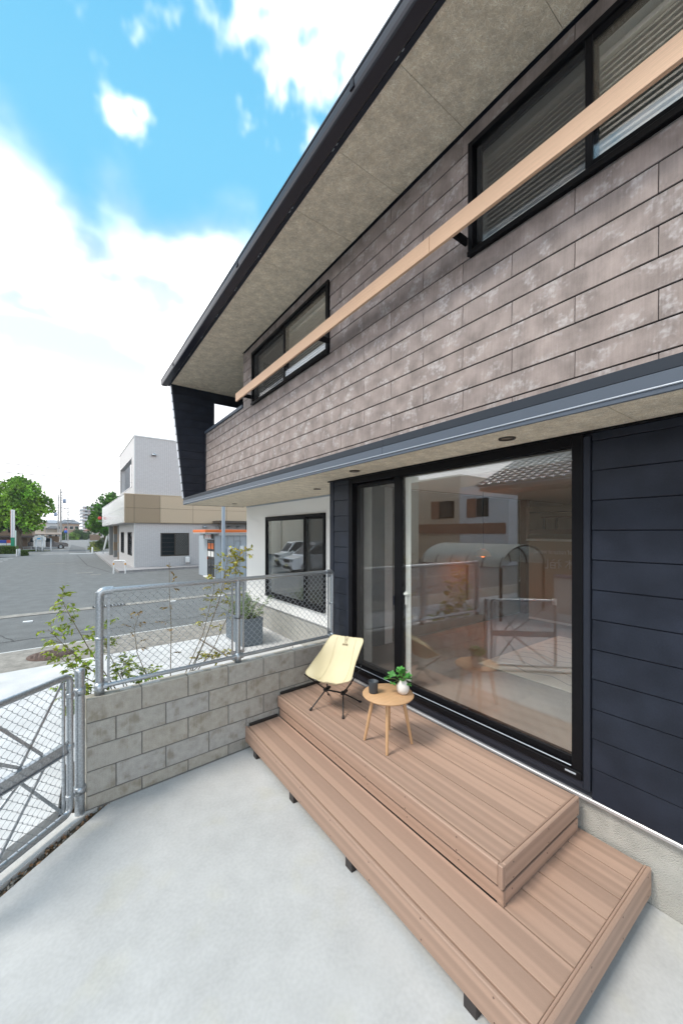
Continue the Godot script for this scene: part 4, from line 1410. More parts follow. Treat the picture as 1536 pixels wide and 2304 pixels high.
func build_plants() -> void:
	var b := Vector3(0.62, 0.0, -4.35)
	twig_plant("garden_shrub", "bushy green shrub leaning over the fence post beside the gate", "shrub", b, [
		[b, Vector3(0.4, 0.75, -4.3), Vector3(0.2, 1.15, -4.25), Vector3(0.02, 1.55, -4.3), Vector3(-0.05, 1.72, -4.35), 0.5],
		[b, Vector3(0.35, 0.8, -4.32), Vector3(0.12, 1.1, -4.2), Vector3(-0.12, 1.42, -4.25), 0.5],
		[b, Vector3(0.4, 0.7, -4.3), Vector3(0.1, 0.98, -4.25), Vector3(-0.06, 1.18, -4.3), 0.45],
		[b, Vector3(0.36, 0.66, -4.28), Vector3(0.12, 0.85, -4.15), Vector3(-0.02, 0.92, -4.15), 0.45],
		[b, Vector3(0.34, 0.6, -4.3), Vector3(0.13, 0.74, -4.1), Vector3(0.0, 0.72, -4.05), 0.5],
		[b, Vector3(0.46, 0.8, -4.3), Vector3(0.33, 1.15, -4.3), Vector3(0.27, 1.4, -4.3), 0.5],
		[b, Vector3(0.5, 0.75, -4.3), Vector3(0.44, 0.9, -4.25), Vector3(0.46, 1.02, -4.2), 0.6],
		[b, Vector3(0.55, 0.7, -4.35), Vector3(0.62, 0.78, -4.3), Vector3(0.72, 0.84, -4.3), 0.65]], Color(0.23, 0.37, 0.05), 0.05, 28, "shrubs in the bed behind the block wall")
	var s := Vector3(0.92, 0.0, -4.6)
	twig_plant("sapling", "thin bare sapling with a few leaves rising behind the fence mesh", "sapling", s, [
		[s, Vector3(0.96, 0.6, -4.6), Vector3(0.97, 1.2, -4.6), Vector3(0.95, 1.62, -4.6), Vector3(0.95, 1.95, -4.6), 0.35]], Color(0.2, 0.15, 0.03), 0.045, 9, "shrubs in the bed behind the block wall")
	s = Vector3(0.78, 0.0, -4.5)
	twig_plant("young_shrub", "low sparse shrub with reddish leaves between bush and sapling", "shrub", s, [
		[s, Vector3(0.72, 0.7, -4.5), Vector3(0.62, 1.0, -4.55), Vector3(0.6, 1.25, -4.6), Vector3(0.66, 1.45, -4.6), 0.5]], Color(0.22, 0.16, 0.035), 0.045, 8, "shrubs in the bed behind the block wall")
	s = Vector3(0.82, 0.0, -4.4)
	twig_plant("leaning_shrub", "tall airy shrub of several stems leaning right towards the planter", "shrub", s, [
		[s, Vector3(1.08, 0.66, -4.4), Vector3(1.3, 1.1, -4.4), Vector3(1.45, 1.5, -4.4), Vector3(1.52, 1.85, -4.4), Vector3(1.56, 2.08, -4.4), 0.55],
		[s, Vector3(1.04, 0.66, -4.4), Vector3(1.25, 1.15, -4.35), Vector3(1.38, 1.6, -4.4), Vector3(1.42, 1.92, -4.4), 0.5],
		[s, Vector3(1.12, 0.62, -4.42), Vector3(1.38, 0.95, -4.4), Vector3(1.55, 1.3, -4.4), Vector3(1.62, 1.7, -4.4), Vector3(1.7, 1.95, -4.4), 0.5],
		[s, Vector3(1.3, 1.1, -4.4), Vector3(1.5, 1.6, -4.45), Vector3(1.68, 1.95, -4.5), Vector3(1.78, 2.05, -4.5), 0.6],
		[s, Vector3(1.1, 0.7, -4.4), Vector3(1.34, 0.86, -4.4), Vector3(1.5, 0.86, -4.4), 0.6]], Color(0.3, 0.33, 0.05), 0.052, 20, "shrubs in the bed behind the block wall")
	# dark red spiky plant
	var r := thing("spiky_plant", "dark red spiky plant behind the block wall near the house", "plant", Vector3(2.38, 0.35, -4.4))
	put(r, "stem", bx(Vector3(0.03, 0.36, 0.03), 0.01), M.bark, Vector3(2.38, 0.18, -4.4))
	for i in 17:
		var a := rng.randf() * TAU
		var el := rng.randf_range(0.35, 1.45)
		var d := Vector3(cos(a) * cos(el), sin(el), sin(a) * cos(el))
		var l := rng.randf_range(0.4, 0.56)
		var sd := d.cross(Vector3.UP).normalized() * 0.011
		var m := MB.new()
		var p0 := Vector3.ZERO
		var p1 := d * l * 0.55
		var p2 := d * l + Vector3(0, -0.02, 0)
		m.tri(p0 - sd * 0.6, p0 + sd * 0.6, p1 + sd)
		m.tri(p0 - sd * 0.6, p1 + sd, p1 - sd)
		m.tri(p1 - sd, p1 + sd, p2)
		put(r, "blade", m.done(), mk("red_blade", Color(0.07, 0.03, 0.028), 0.5) if not M.has("red_blade") else M.red_blade, Vector3(2.38, 0.36, -4.4))
	# planter and its plant
	var pl := thing("planter", "tall grey fibre planter box in front of the white wall", "planter", Vector3(3.05, 0, -7.7))
	var stone := mk("planter_stone", Color(0.14, 0.17, 0.2), 0.75)
	slabp(pl, "box", stone, 2.84, 3.27, 0.0, 0.5, -8.2, -7.22, 0.012)
	var rim := MB.new()
	ring_flat(rim, 2.835, 3.275, -8.205, -7.215, 0.5, 0.55, 0.04)
	put(pl, "rim", rim.done(), stone)
	slabp(pl, "earth", M.soil, 2.88, 3.23, 0.5, 0.525, -8.16, -7.26)
	var bp := thing("planter_shrub", "bushy silvery green plants spilling out of the grey planter", "shrub", Vector3(3.05, 0.52, -7.7))
	var lm := MB.new()
	for k in 80:
		var st := Vector3(rng.randf_range(-0.14, 0.14), 0, rng.randf_range(-0.4, 0.4))
		var d := Vector3(rng.randf_range(-0.8, 0.8), rng.randf_range(0.3, 1.2), rng.randf_range(-0.9, 0.9)).normalized()
		var l := rng.randf_range(0.25, 0.62)
		lm.col = Color(0.16, 0.17, 0.08)
		lm.tube([st, st + d * l * 0.6, st + d * l - Vector3(0, 0.05, 0)], [0.004, 0.003, 0.001], 4, false)
		for j in 22:
			var at := st + d * l * (0.2 + 0.8 * rng.randf())
			var v := rng.randf_range(0.6, 1.4)
			var sil := rng.randf()
			leaf_to(lm, at, Vector3(rng.randf_range(-1, 1), rng.randf_range(-0.5, 1), rng.randf_range(-1, 1)).normalized(), rng.randf_range(0.03, 0.06), 0.026, Color(0.17, 0.26, 0.08).lerp(Color(0.38, 0.45, 0.36), sil * 0.7) * v)
	var lo := put(bp, "leaves", lm.done(), M.leaf, Vector3(3.05, 0.52, -7.7))
	lo.set_meta("kind", "stuff")
	var dk := thing("dark_succulent", "dark blackish succulent in the grey planter under the silvery plants", "plant", Vector3(3.08, 0.52, -7.3))
	for i in 14:
		var a := rng.randf() * TAU
		var m := MB.new()
		leaf_to(m, Vector3.ZERO, Vector3(cos(a), rng.randf_range(0.2, 1.0), sin(a)).normalized(), rng.randf_range(0.1, 0.16), 0.06, Color(0.03, 0.032, 0.04))
		put(dk, "leaf", m.done(), M.leaf, Vector3(3.08, 0.55, -7.3))


func ring_flat(m: MB, x0: float, x1: float, z0: float, z1: float, y0: float, y1: float, w: float) -> void:
	m.span(x0, x0 + w, y0, y1, z0, z1, 0.006)
	m.span(x1 - w, x1, y0, y1, z0, z1, 0.006)
	m.span(x0 + w, x1 - w, y0, y1, z0, z0 + w, 0.006)
	m.span(x0 + w, x1 - w, y0, y1, z1 - w, z1, 0.006)


func build_room() -> void:
	# what can be seen through the glass: floor, ceiling, sign wall, column, rug and furniture
	var vinyl := textured("room_floor", tex_of(256, 256, func(x, y, _i): 
		var v: float = 0.36 + 0.03 * sin(x * 0.05) * sin(y * 0.06 + x * 0.02) + 0.02 * sin(x * 0.31 + y * 0.17) * sin(y * 0.23)
		return s8(v, v * 0.93, v * 0.84)), 0.5, 0.4, true)
	var fl := put(self, "room_floor", bx(Vector3(6.84, 0.1, 6.9)), vinyl, Vector3(6.48, 0.565, -0.75))
	fl.set_meta("kind", "structure")
	fl = put(self, "room_floor", bx(Vector3(5.88, 0.1, 5.1)), vinyl, Vector3(6.96, 0.565, -6.8))
	fl.set_meta("kind", "structure")
	var ce := put(self, "room_ceiling", bx(Vector3(6.84, 0.03, 5.0)), M.interior_white, Vector3(6.48, 2.968, -1.6))
	ce.set_meta("kind", "structure")
	ce = put(self, "room_ceiling", bx(Vector3(5.8, 0.03, 5.0)), M.interior_white, Vector3(6.95, 2.968, -6.85))
	ce.set_meta("kind", "structure")
	var rw := put(self, "room_wall", bx(Vector3(3.6, 2.33, 0.12)), M.interior_dark, Vector3(5.85, 1.785, -4.28))
	rw.set_meta("kind", "structure")
	var sw := thing("sign_wall", "pale half height partition with white lettering inside the room", "partition", Vector3(7.3, 0.62, -2.6))
	slabp(sw, "panel", M.sign_beige, 7.25, 7.37, 0.62, 2.12, -3.82, 0.6)
	slabp(sw, "top_board", M.resin_white, 7.22, 7.4, 2.121, 2.16, -3.85, 0.6, 0.004)
	slabp(sw, "skirting", M.resin_white, 7.238, 7.249, 0.62, 0.66, -3.82, 0.6)
	slabp(sw, "socket", M.resin_white, 7.24, 7.249, 0.95, 1.07, -3.38, -3.3, 0.004)
	var sf := SystemFont.new()
	sf.font_names = PackedStringArray(["Droid Sans"])
	var tx := TextMesh.new()
	tx.font = sf
	tx.text = "House of natural wood"
	tx.font_size = 32
	tx.pixel_size = 0.003
	tx.depth = 0.004
	# the lettering reads backwards from outside, as in the photograph
	var back := Basis(Vector3(0, 0, -1), Vector3.UP, Vector3(1, 0, 0))
	put(sw, "lettering", tx, M.white_paint, Vector3(7.246, 1.92, -3.22), Basis(Vector3(0, 0, -1), Vector3.UP, Vector3(-1, 0, 0)))
	var lg := MB.new()
	# two characters of straight strokes: tree, and box
	for s: Array in [[0.0, 0.06, 0.0, -0.1], [-0.07, 0.025, 0.07, 0.025], [0.0, 0.02, -0.07, -0.07], [0.0, 0.02, 0.07, -0.07],
		[0.16, 0.06, 0.2, 0.03], [0.26, 0.06, 0.3, 0.03], [0.14, 0.0, 0.23, 0.0], [0.185, 0.03, 0.185, -0.1], [0.185, -0.01, 0.14, -0.07], [0.25, 0.0, 0.33, 0.0], [0.25, 0.0, 0.25, -0.1], [0.33, 0.0, 0.33, -0.1], [0.25, -0.05, 0.33, -0.05], [0.25, -0.1, 0.33, -0.1], [0.38, 0.06, 0.38, -0.11], [0.38, -0.11, 0.43, -0.11]]:
		var a := Vector3(7.247, 1.73 + s[1], -3.08 - s[0])
		var b := Vector3(7.247, 1.73 + s[3], -3.08 - s[2])
		lg.tube([a, b], 0.0055, 4)
	put(sw, "logo_strokes", lg.done(), M.white_paint)
	var rug := thing("rug", "large cream rug with thin zigzag lines on the room floor", "rug", Vector3(5.3, 0.616, -1.6))
	slabp(rug, "pile", mk("rug_pile", Color(0.82, 0.78, 0.65), 0.95), 4.23, 6.37, 0.617, 0.63, -2.88, 0.5, 0.005)
	var zz := MB.new()
	for k in 9:
		var x0 := 4.4 + k * 0.23
		for j in 14:
			var za := -2.8 + j * 0.23
			zz.box(Vector3(x0 + 0.055, 0.6312, za + 0.115), Vector3(0.008, 0.001, 0.256), 0.0, Basis(Vector3.UP, 0.45 if j % 2 == 0 else -0.45))
	put(rug, "zigzag_lines", zz.done(), mk("rug_line", Color(0.2, 0.19, 0.17), 0.95))
	var cl := put(self, "wooden_column", bx(Vector3(0.13, 2.33, 0.13), 0.004), mk("red_brown_wood", Color(0.16, 0.075, 0.045), 0.5), Vector3(7.66, 1.785, -4.12))
	tag(cl, "dark red brown wooden column inside, beside the sign wall", "column")
	var cb := thing("low_cabinet", "low black cabinet with beige surround at the back of the room", "cabinet", Vector3(7.8, 0.62, -4.8))
	slabp(cb, "surround", M.interior_white, 7.62, 8.1, 0.616, 1.3, -5.6, -5.5, 0.003)
	slabp(cb, "top", M.interior_white, 7.62, 8.1, 1.26, 1.3, -5.499, -4.22, 0.003)
	slabp(cb, "door", M.black_alu, 7.64, 7.66, 0.64, 1.25, -5.49, -4.87, 0.003)
	slabp(cb, "door", M.black_alu, 7.64, 7.66, 0.64, 1.25, -4.86, -4.25, 0.003)
	slabp(cb, "carcass", M.black_alu, 7.665, 8.08, 0.63, 1.255, -5.49, -4.25)
	# raised floor behind the sign wall with a table and shell chair
	var lo := thing("raised_floor", "raised wooden floor with thin black rail at the back of the room", "platform", Vector3(8.9, 0.62, -3.0))
	slabp(lo, "deck", M.red_brown_wood, 8.2, 9.85, 2.25, 2.35, -5.0, 0.5)
	slabp(lo, "skirt", M.interior_warm, 8.5, 9.85, 0.62, 2.245, -5.0, 0.5)
	slabp(lo, "rail", M.black_alu, 8.2, 8.23, 2.7, 2.72, -5.0, 0.5)
	for i in 4:
		slabp(lo, "upright", M.black_alu, 8.203, 8.227, 2.351, 2.7, -4.9 + i * 1.5, -4.88 + i * 1.5)
	var tb := thing("dining_table", "dark topped table on the raised floor inside", "table", Vector3(9.2, 2.35, -3.6))
	slabp(tb, "tabletop", M.red_brown_wood, 8.9, 9.6, 2.62, 2.65, -4.4, -3.0, 0.004)
	for q: Vector2 in [Vector2(8.95, -4.35), Vector2(8.95, -3.05), Vector2(9.55, -4.35), Vector2(9.55, -3.05)]:
		slabp(tb, "leg", M.black_alu, q.x - 0.02, q.x + 0.02, 2.351, 2.62, q.y - 0.02, q.y + 0.02)
	# the lit pendant
	var pp := Vector3(5.6, 1.92, -3.72)
	var pl := thing("pendant_lamp", "small glowing amber pendant lamp inside the glass door", "lamp", pp)
	var glow := mk("amber_glow", Color(0.9, 0.5, 0.2), 0.4)
	glow.emission_enabled = true
	glow.emission = Color(1.0, 0.5, 0.16)
	glow.emission_energy_multiplier = 1.6
	var bm := SphereMesh.new()
	bm.radius = 0.05
	bm.height = 0.1
	put(pl, "bulb", bm, glow, pp)
	var sh := MB.new()
	sh.lathe([Vector2(0.13, -0.03), Vector2(0.1, 0.05), Vector2(0.03, 0.09), Vector2(0.026, 0.09), Vector2(0.096, 0.047), Vector2(0.126, -0.03)], 24)
	put(pl, "shade", sh.done(), mk("amber_shade", Color(0.55, 0.3, 0.12), 0.4), pp)
	slabp(pl, "cord", M.black_alu, pp.x - 0.004, pp.x + 0.004, 2.0, 2.95, pp.z - 0.004, pp.z + 0.004)
	var om := OmniLight3D.new()
	om.name = "pendant_light"
	om.light_color = Color(1.0, 0.6, 0.28)
	om.light_energy = 0.13
	om.light_size = 0.05
	om.omni_range = 12.0
	om.omni_attenuation = 2.0
	om.shadow_enabled = true
	om.position = pp
	add_child(om)


func build_bank() -> void:
	var zf := -27.45
	var x0 := 3.58
	var b := thing("tiled_building", "white tiled two storey building with a wide brown metal band", "building", Vector3(x0, -0.1, zf))
	wall_with_holes(b, "wall", M.wall_tile, x0, x0 + 0.3, -0.1, 2.9, -36.0, zf - 0.3, [[-34.79, -32.6, 0.72, 2.32], [-30.77, -28.46, 0.72, 2.32]])
	slabp(b, "wall", M.wall_tile, x0, 5.12, -0.1, 2.9, zf - 0.3, zf)
	slabp(b, "wall", M.wall_tile, 5.12, 6.93, -0.1, 0.7, zf - 0.3, zf)
	slabp(b, "wall", M.wall_tile, 5.12, 6.93, 2.26, 2.9, zf - 0.3, zf)
	slabp(b, "wall", M.wall_tile, 6.93, 16.0, -0.1, 2.9, zf - 0.3, zf)
	slabp(b, "upper_wall", M.wall_tile, x0, 16.0, 4.74, 8.45, zf - 0.3, zf)
	wall_with_holes(b, "upper_wall", M.wall_tile, x0, x0 + 0.3, 4.74, 8.45, -35.7, zf - 0.301, [[-34.66, -28.7, 5.34, 7.24]])
	slabp(b, "return_wall", M.wall_tile, x0 + 0.301, x0 + 0.75, 4.74, 8.45, -35.7, -35.4)
	var tr := mk("pale_trim", Color(0.6, 0.62, 0.62), 0.4, 0.2)
	slabp(b, "coping", tr, x0 - 0.03, 16.0, 8.452, 8.54, zf - 0.33, zf + 0.03)
	slabp(b, "coping", tr, x0 - 0.03, x0 + 0.33, 8.452, 8.54, -35.73, zf - 0.331)
	slabp(b, "corner_bead", tr, x0 - 0.012, x0 + 0.04, 4.74, 8.45, zf + 0.001, zf + 0.012)
	slabp(b, "corner_bead", tr, x0 - 0.012, x0 + 0.04, -0.1, 2.9, zf + 0.001, zf + 0.012)
	var of := MB.new()
	ring(of, x0 - 0.02, x0 + 0.02, 5.3, 7.28, -34.7, -28.66, 0.06)
	put(b, "opening_frame", of.done(), M.dark_glass)
	# dark louvred windows in the side wall
	for z: Vector2 in [Vector2(-34.79, -32.6), Vector2(-30.77, -28.46)]:
		var wf := MB.new()
		ring(wf, x0 + 0.02, x0 + 0.1, 0.72, 2.32, z.x, z.y, 0.06)
		var w := put(b, "louvre_window", wf.done(), M.black_alu)
		for i in 10:
			put(w, "slat", bx(Vector3(0.05, 0.012, z.y - z.x - 0.12)), M.black_alu, Vector3(x0 + 0.06, 0.86 + i * 0.145, (z.x + z.y) / 2), Basis(Vector3.BACK, 0.5))
		put(w, "pane", bx(Vector3(0.01, 1.5, z.y - z.x - 0.1)), M.dark_glass, Vector3(x0 + 0.12, 1.52, (z.x + z.y) / 2))
	# entrance recess under the band
	slabp(b, "recess_wall", mk("grey_granite", Color(0.24, 0.25, 0.25), 0.7), 4.7, 4.9, -0.1, 2.9, -47.5, -36.0)
	slabp(b, "granite_pier", M.grey_granite, x0, 4.699, -0.1, 2.9, -45.0, -44.3)
	for i in 4:
		slabp(b, "banded_column", mk("brown_tile", Color(0.27, 0.2, 0.14), 0.6) if i % 2 == 0 else M.grey_granite, x0 + 0.02, x0 + 0.5, -0.1 + i * 0.75, 0.645 + i * 0.75, -37.2, -36.7)
		slabp(b, "banded_column", M.grey_granite if i % 2 == 0 else M.brown_tile, x0 + 0.02, x0 + 0.5, -0.1 + i * 0.75, 0.645 + i * 0.75, -40.8, -40.3)
	# metal band
	var gold := mk("brown_panel", Color(0.3, 0.235, 0.16), 0.4, 0.15)
	var tan_ := mk("tan_panel", Color(0.47, 0.385, 0.28), 0.4, 0.15)
	var silver := mk("silver_panel", Color(0.62, 0.62, 0.64), 0.25, 0.55)
	var bx0 := 3.0
	slabp(b, "band_core", M.black_shadow, bx0 + 0.03, 16.0, 2.93, 4.7, -44.8, zf + 0.14)
	slabp(b, "band_soffit", mk("band_soffit", Color(0.42, 0.42, 0.42), 0.6), bx0 + 0.02, x0 + 0.5, 2.9, 2.928, -44.8, zf + 0.15)
	var js := [bx0, 3.55, 5.07, 7.15, 9.5, 12.0, 16.0]
	for i in 6:
		for r in 2:
			slabp(b, "band_panel", gold if i == 1 or i == 0 else tan_, js[i] + 0.008, js[i + 1] - 0.008, 2.93 + r * 0.935, 3.855 + r * 0.85, zf + 0.15, zf + 0.18, 0.006)
	slabp(b, "band_cap", tan_, bx0 - 0.01, 16.0, 4.706, 4.76, zf - 0.02, zf + 0.2, 0.004)
	slabp(b, "band_foot", gold, bx0 - 0.01, 16.0, 2.9, 2.926, zf + 0.151, zf + 0.2, 0.004)
	slabp(b, "band_corner", tan_, bx0 - 0.004, bx0 + 0.03, 2.93, 4.7, zf + 0.14, zf + 0.181)
	for i in 14:
		for r in 2:
			slabp(b, "silver_panel", silver, bx0, bx0 + 0.028, 2.93 + r * 0.935, 3.855 + r * 0.85, -44.8 + i * 1.245 + 0.008, -44.8 + (i + 1) * 1.245 - 0.008, 0.005)
	slabp(b, "band_cap", silver, bx0 - 0.02, bx0 + 0.2, 4.706, 4.74, -44.9, zf - 0.021, 0.004)
	# front window with diamond grille on its right half
	var wf := MB.new()
	for q: Array in [[5.12, 6.93, 0.7, 0.78], [5.12, 6.93, 2.2, 2.26], [5.12, 5.18, 0.78, 2.2], [6.87, 6.93, 0.78, 2.2], [5.99, 6.06, 0.78, 2.2]]:
		wf.span(q[0], q[1], q[2], q[3], zf - 0.1, zf + 0.02, 0.004)
	var fw := put(b, "front_window", wf.done(), mk("bronze_alu", Color(0.05, 0.042, 0.035), 0.4))
	slabp(fw, "pane", M.dark_glass, 5.18, 5.99, 0.78, 2.2, zf - 0.07, zf - 0.06)
	slabp(fw, "pane", M.dark_glass, 6.06, 6.87, 0.78, 2.2, zf - 0.07, zf - 0.06)
	for i in 4:
		slabp(fw, "bar", M.bronze_alu, 5.18, 5.99, 1.0 + i * 0.3, 1.02 + i * 0.3, zf - 0.05, zf - 0.03)
	var gr := MB.new()
	for i in range(-12, 8):
		for s: float in [1.0, -1.0]:
			var xa := 6.06 + i * 0.115
			var xb := xa + 1.42
			var ya := 0.78
			var yb := 2.2
			if xa < 6.06:
				ya += 6.06 - xa
				xa = 6.06
			if xb > 6.87:
				yb -= xb - 6.87
				xb = 6.87
			if xb <= xa or yb <= ya:
				continue
			if s < 0:
				gr.tube([Vector3(12.93 - xa, ya, zf), Vector3(12.93 - xb, yb, zf)], 0.009, 4)
			else:
				gr.tube([Vector3(xa, ya, zf + 0.006), Vector3(xb, yb, zf + 0.006)], 0.009, 4)
	var go := put(fw, "grille", gr.done(), mk("grille_metal", Color(0.3, 0.29, 0.27), 0.4, 0.4))
	go.set_meta("kind", "stuff")
	# hooded vents
	var hood := MB.new()
	hood.lathe([Vector2(0.0, 0.16), Vector2(0.07, 0.15), Vector2(0.13, 0.1), Vector2(0.16, 0.0), Vector2(0.145, 0.0), Vector2(0.1, 0.09), Vector2(0.0, 0.13)], 20)
	var hm := hood.done()
	for p: Vector2 in [Vector2(4.71, 7.32), Vector2(7.98, 2.62), Vector2(8.9, 2.62), Vector2(9.7, 2.62), Vector2(10.4, 2.62)]:
		put(b, "vent_hood", hm, M.zinc, Vector3(p.x, p.y, zf + 0.06))
	var gmt := MB.new()
	gmt.box(Vector3(6.8, 0.42, zf + 0.12), Vector3(0.3, 0.4, 0.18), 0.05)
	put(b, "meter", gmt.done(), M.white_paint)
	var pi := MB.new()
	for s: float in [-0.17, 0.17]:
		pi.tube([Vector3(6.8 + s, -0.1, zf + 0.1), Vector3(6.8 + s, 0.6, zf + 0.1)], 0.022, 8)
	pi.tube([Vector3(6.6, 0.6, zf + 0.1), Vector3(7.0, 0.6, zf + 0.1)], 0.022, 8)
	put(b, "meter_pipe", pi.done(), M.zinc)
	slabp(b, "lean_to_roof", M.bronze_alu, 8.5, 14.0, 2.95, 3.1, zf + 0.21, zf + 1.6)
	for i in 3:
		slabp(b, "lean_to_post", M.bronze_alu, 8.55 + i * 1.9, 8.65 + i * 1.9, -0.1, 2.95, zf + 1.4, zf + 1.5)
	# red hanging light at the far end of the band
	slabp(b, "red_lamp", mk("red_plastic", Color(0.6, 0.05, 0.04), 0.4), 2.6, 2.9, 3.55, 3.85, -44.2, -43.9, 0.08)
	slabp(b, "lamp_arm", M.zinc, 2.6, 3.0, 3.38, 3.43, -44.08, -44.02)
	# paved step round the building
	ground("tiled_step", textured("step_tile", tex_of(128, 128, func(x, y, _i):
		var v: float = 0.2 if x % 64 < 3 or y % 32 < 3 else 0.31 + ((x / 64 * 7 + y / 32 * 3) % 5) * 0.008
		return s8(v * 1.03, v * 0.98, v * 0.99)), 1.2, 0.7, true), [Vector2(2.55, -25.75), Vector2(8.4, -26.35), Vector2(8.4, zf), Vector2(x0, zf), Vector2(x0, -36), Vector2(4.7, -36), Vector2(4.7, -52), Vector2(2.75, -52)], 0.03, 0.13)
	# guard pipe at the corner of the step
	var gp := thing("guard_pipe", "white hooped guard pipe with yellow tape at the step corner", "guard rail", Vector3(2.56, -0.1, -25.45))
	var d := Vector3(0.81, 0, 0.588)
	var c := Vector3(2.56, -0.1, -25.45)
	var pm := MB.new()
	var pts := [c - d * 0.34, c - d * 0.34 + Vector3.UP * 0.62]
	for k in 5:
		var a := PI - PI / 2 * (k + 1) / 6.0
		pts.append(c + d * (-0.24 + 0.1 * cos(a)) + Vector3.UP * (0.65 + 0.1 * sin(a)))
	for k in 5:
		var a := PI / 2 - PI / 2 * (k + 1) / 6.0
		pts.append(c + d * (0.24 + 0.1 * cos(a)) + Vector3.UP * (0.65 + 0.1 * sin(a)))
	pts.append(c + d * 0.34 + Vector3.UP * 0.62)
	pts.append(c + d * 0.34)
	pm.tube(pts, 0.038, 12)
	put(gp, "pipe", pm.done(), M.white_paint)
	for s: float in [-1.0, 1.0]:
		var tm := MB.new()
		tm.tube([c + d * 0.34 * s + Vector3.UP * 0.5, c + d * 0.34 * s + Vector3.UP * 0.62], 0.04, 12)
		put(gp, "tape", tm.done(), mk("yellow_tape", Color(0.65, 0.32, 0.06), 0.6))
	build_kiosk()


func build_kiosk() -> void:
	var k := thing("kiosk", "grey panelled kiosk with orange edged white roof and dark glass door", "kiosk", Vector3(7.8, -0.1, -21.0))
	var body := mk("kiosk_grey", Color(0.4, 0.45, 0.5), 0.5)
	slabp(k, "core", M.black_shadow, 6.23, 10.2, -0.05, 2.1, -22.4, -19.63)
	for i in 12:
		slabp(k, "wall_panel", body, 6.21 + i * 0.335, 6.21 + (i + 1) * 0.335 - 0.012, -0.1, 2.12, -19.63, -19.6, 0.004)
	slabp(k, "side_panel", body, 6.2, 6.229, 1.9, 2.12, -22.4, -19.6)
	slabp(k, "side_panel", body, 6.2, 6.229, -0.1, 1.9, -22.4, -20.8)
	var orange := mk("orange_trim", Color(0.72, 0.17, 0.035), 0.5)
	slabp(k, "roof", M.white_paint, 5.62, 10.5, 2.24, 2.285, -21.4, -19.2, 0.01)
	slabp(k, "roof", M.white_paint, 6.15, 10.5, 2.241, 2.284, -22.8, -21.401)
	slabp(k, "roof_edge", orange, 5.6, 10.52, 2.286, 2.43, -21.42, -19.18, 0.02)
	slabp(k, "roof_edge", orange, 6.13, 10.52, 2.287, 2.428, -22.82, -21.421)
	slabp(k, "roof_skirt", M.white_paint, 6.35, 10.4, 2.125, 2.239, -22.5, -19.4, 0.03)
	var tx := TextMesh.new()
	var sf := SystemFont.new()
	sf.font_names = PackedStringArray(["Droid Sans"])
	sf.font_weight = 700
	var dm := MB.new()
	for z: Vector2 in [Vector2(-20.78, -20.72), Vector2(-20.24, -20.18), Vector2(-19.7, -19.64)]:
		dm.span(6.185, 6.228, -0.02, 1.88, z.x, z.y, 0.004)
	dm.span(6.187, 6.228, -0.02, 0.06, -20.72, -19.7)
	dm.span(6.187, 6.228, 0.92, 0.98, -20.72, -19.7)
	dm.span(6.187, 6.228, 1.82, 1.88, -20.72, -19.7)
	var dr := put(k, "door", dm.done(), M.bronze_alu)
	for z: float in [-20.48, -19.94]:
		for y: float in [0.49, 1.4]:
			put(dr, "pane", bx(Vector3(0.008, 0.84, 0.48)), M.dark_glass, Vector3(6.205, y, z))
		slabp(dr, "orange_poster", orange, 6.194, 6.199, 1.42, 1.72, z - 0.22, z + 0.22)
		slabp(dr, "white_notice", M.white_paint, 6.194, 6.199, 1.02, 1.3, z - 0.22, z + 0.22)
	slabp(dr, "handle", orange, 6.16, 6.185, 0.85, 1.0, -20.74, -20.71)
	slabp(k, "threshold", M.white_paint, 6.0, 6.23, -0.1, -0.03, -20.9, -19.55, 0.01)
	slabp(k, "meter_box", M.white_paint, 6.85, 7.2, 1.05, 1.5, -19.6, -19.45, 0.03)
	slabp(k, "meter_dial", M.dark_glass, 6.95, 7.1, 1.25, 1.4, -19.449, -19.44)
	slabp(k, "switch_box", M.white_paint, 7.5, 7.72, 1.28, 1.58, -19.6, -19.47, 0.02)
	var pi := MB.new()
	pi.tube([Vector3(6.7, 1.65, -19.56), Vector3(7.3, 1.65, -19.56), Vector3(7.3, 1.85, -19.56), Vector3(7.6, 1.85, -19.56), Vector3(7.6, 1.58, -19.56)], 0.02, 6)
	put(k, "conduit", pi.done(), M.zinc)
	var s := thing("number_sign", "small white box sign reading 111 under the kiosk roof", "sign", Vector3(5.87, 2.1, -19.6))
	slabp(s, "face", M.white_paint, 5.72, 6.02, 1.97, 2.2, -19.6, -19.57, 0.006)
	slabp(s, "side", M.bronze_alu, 5.72, 6.14, 1.965, 2.205, -19.85, -19.601, 0.006)
	slabp(s, "hanger", M.zinc, 5.86, 5.9, 2.205, 2.24, -19.75, -19.7)
	tx.font = sf
	tx.text = "111"
	tx.font_size = 32
	tx.pixel_size = 0.0062
	tx.depth = 0.004
	put(s, "number", tx, mk("pink_red", Color(0.55, 0.12, 0.1), 0.6), Vector3(5.87, 2.085, -19.568))
	var pm := MB.new()
	pm.tube([Vector3(6.42, -0.1, -18.9), Vector3(6.42, 7.5, -18.9)], 0.085, 16)
	pm.tube([Vector3(6.42, 1.95, -18.9), Vector3(6.42, 2.05, -18.9)], 0.095, 16)
	var po := put(self, "steel_pole", pm.done(), mk("pole_blue", Color(0.3, 0.36, 0.43), 0.45))
	tag(po, "tall plain blue grey steel pole in front of the kiosk", "pole")


var leaf_clump: ArrayMesh


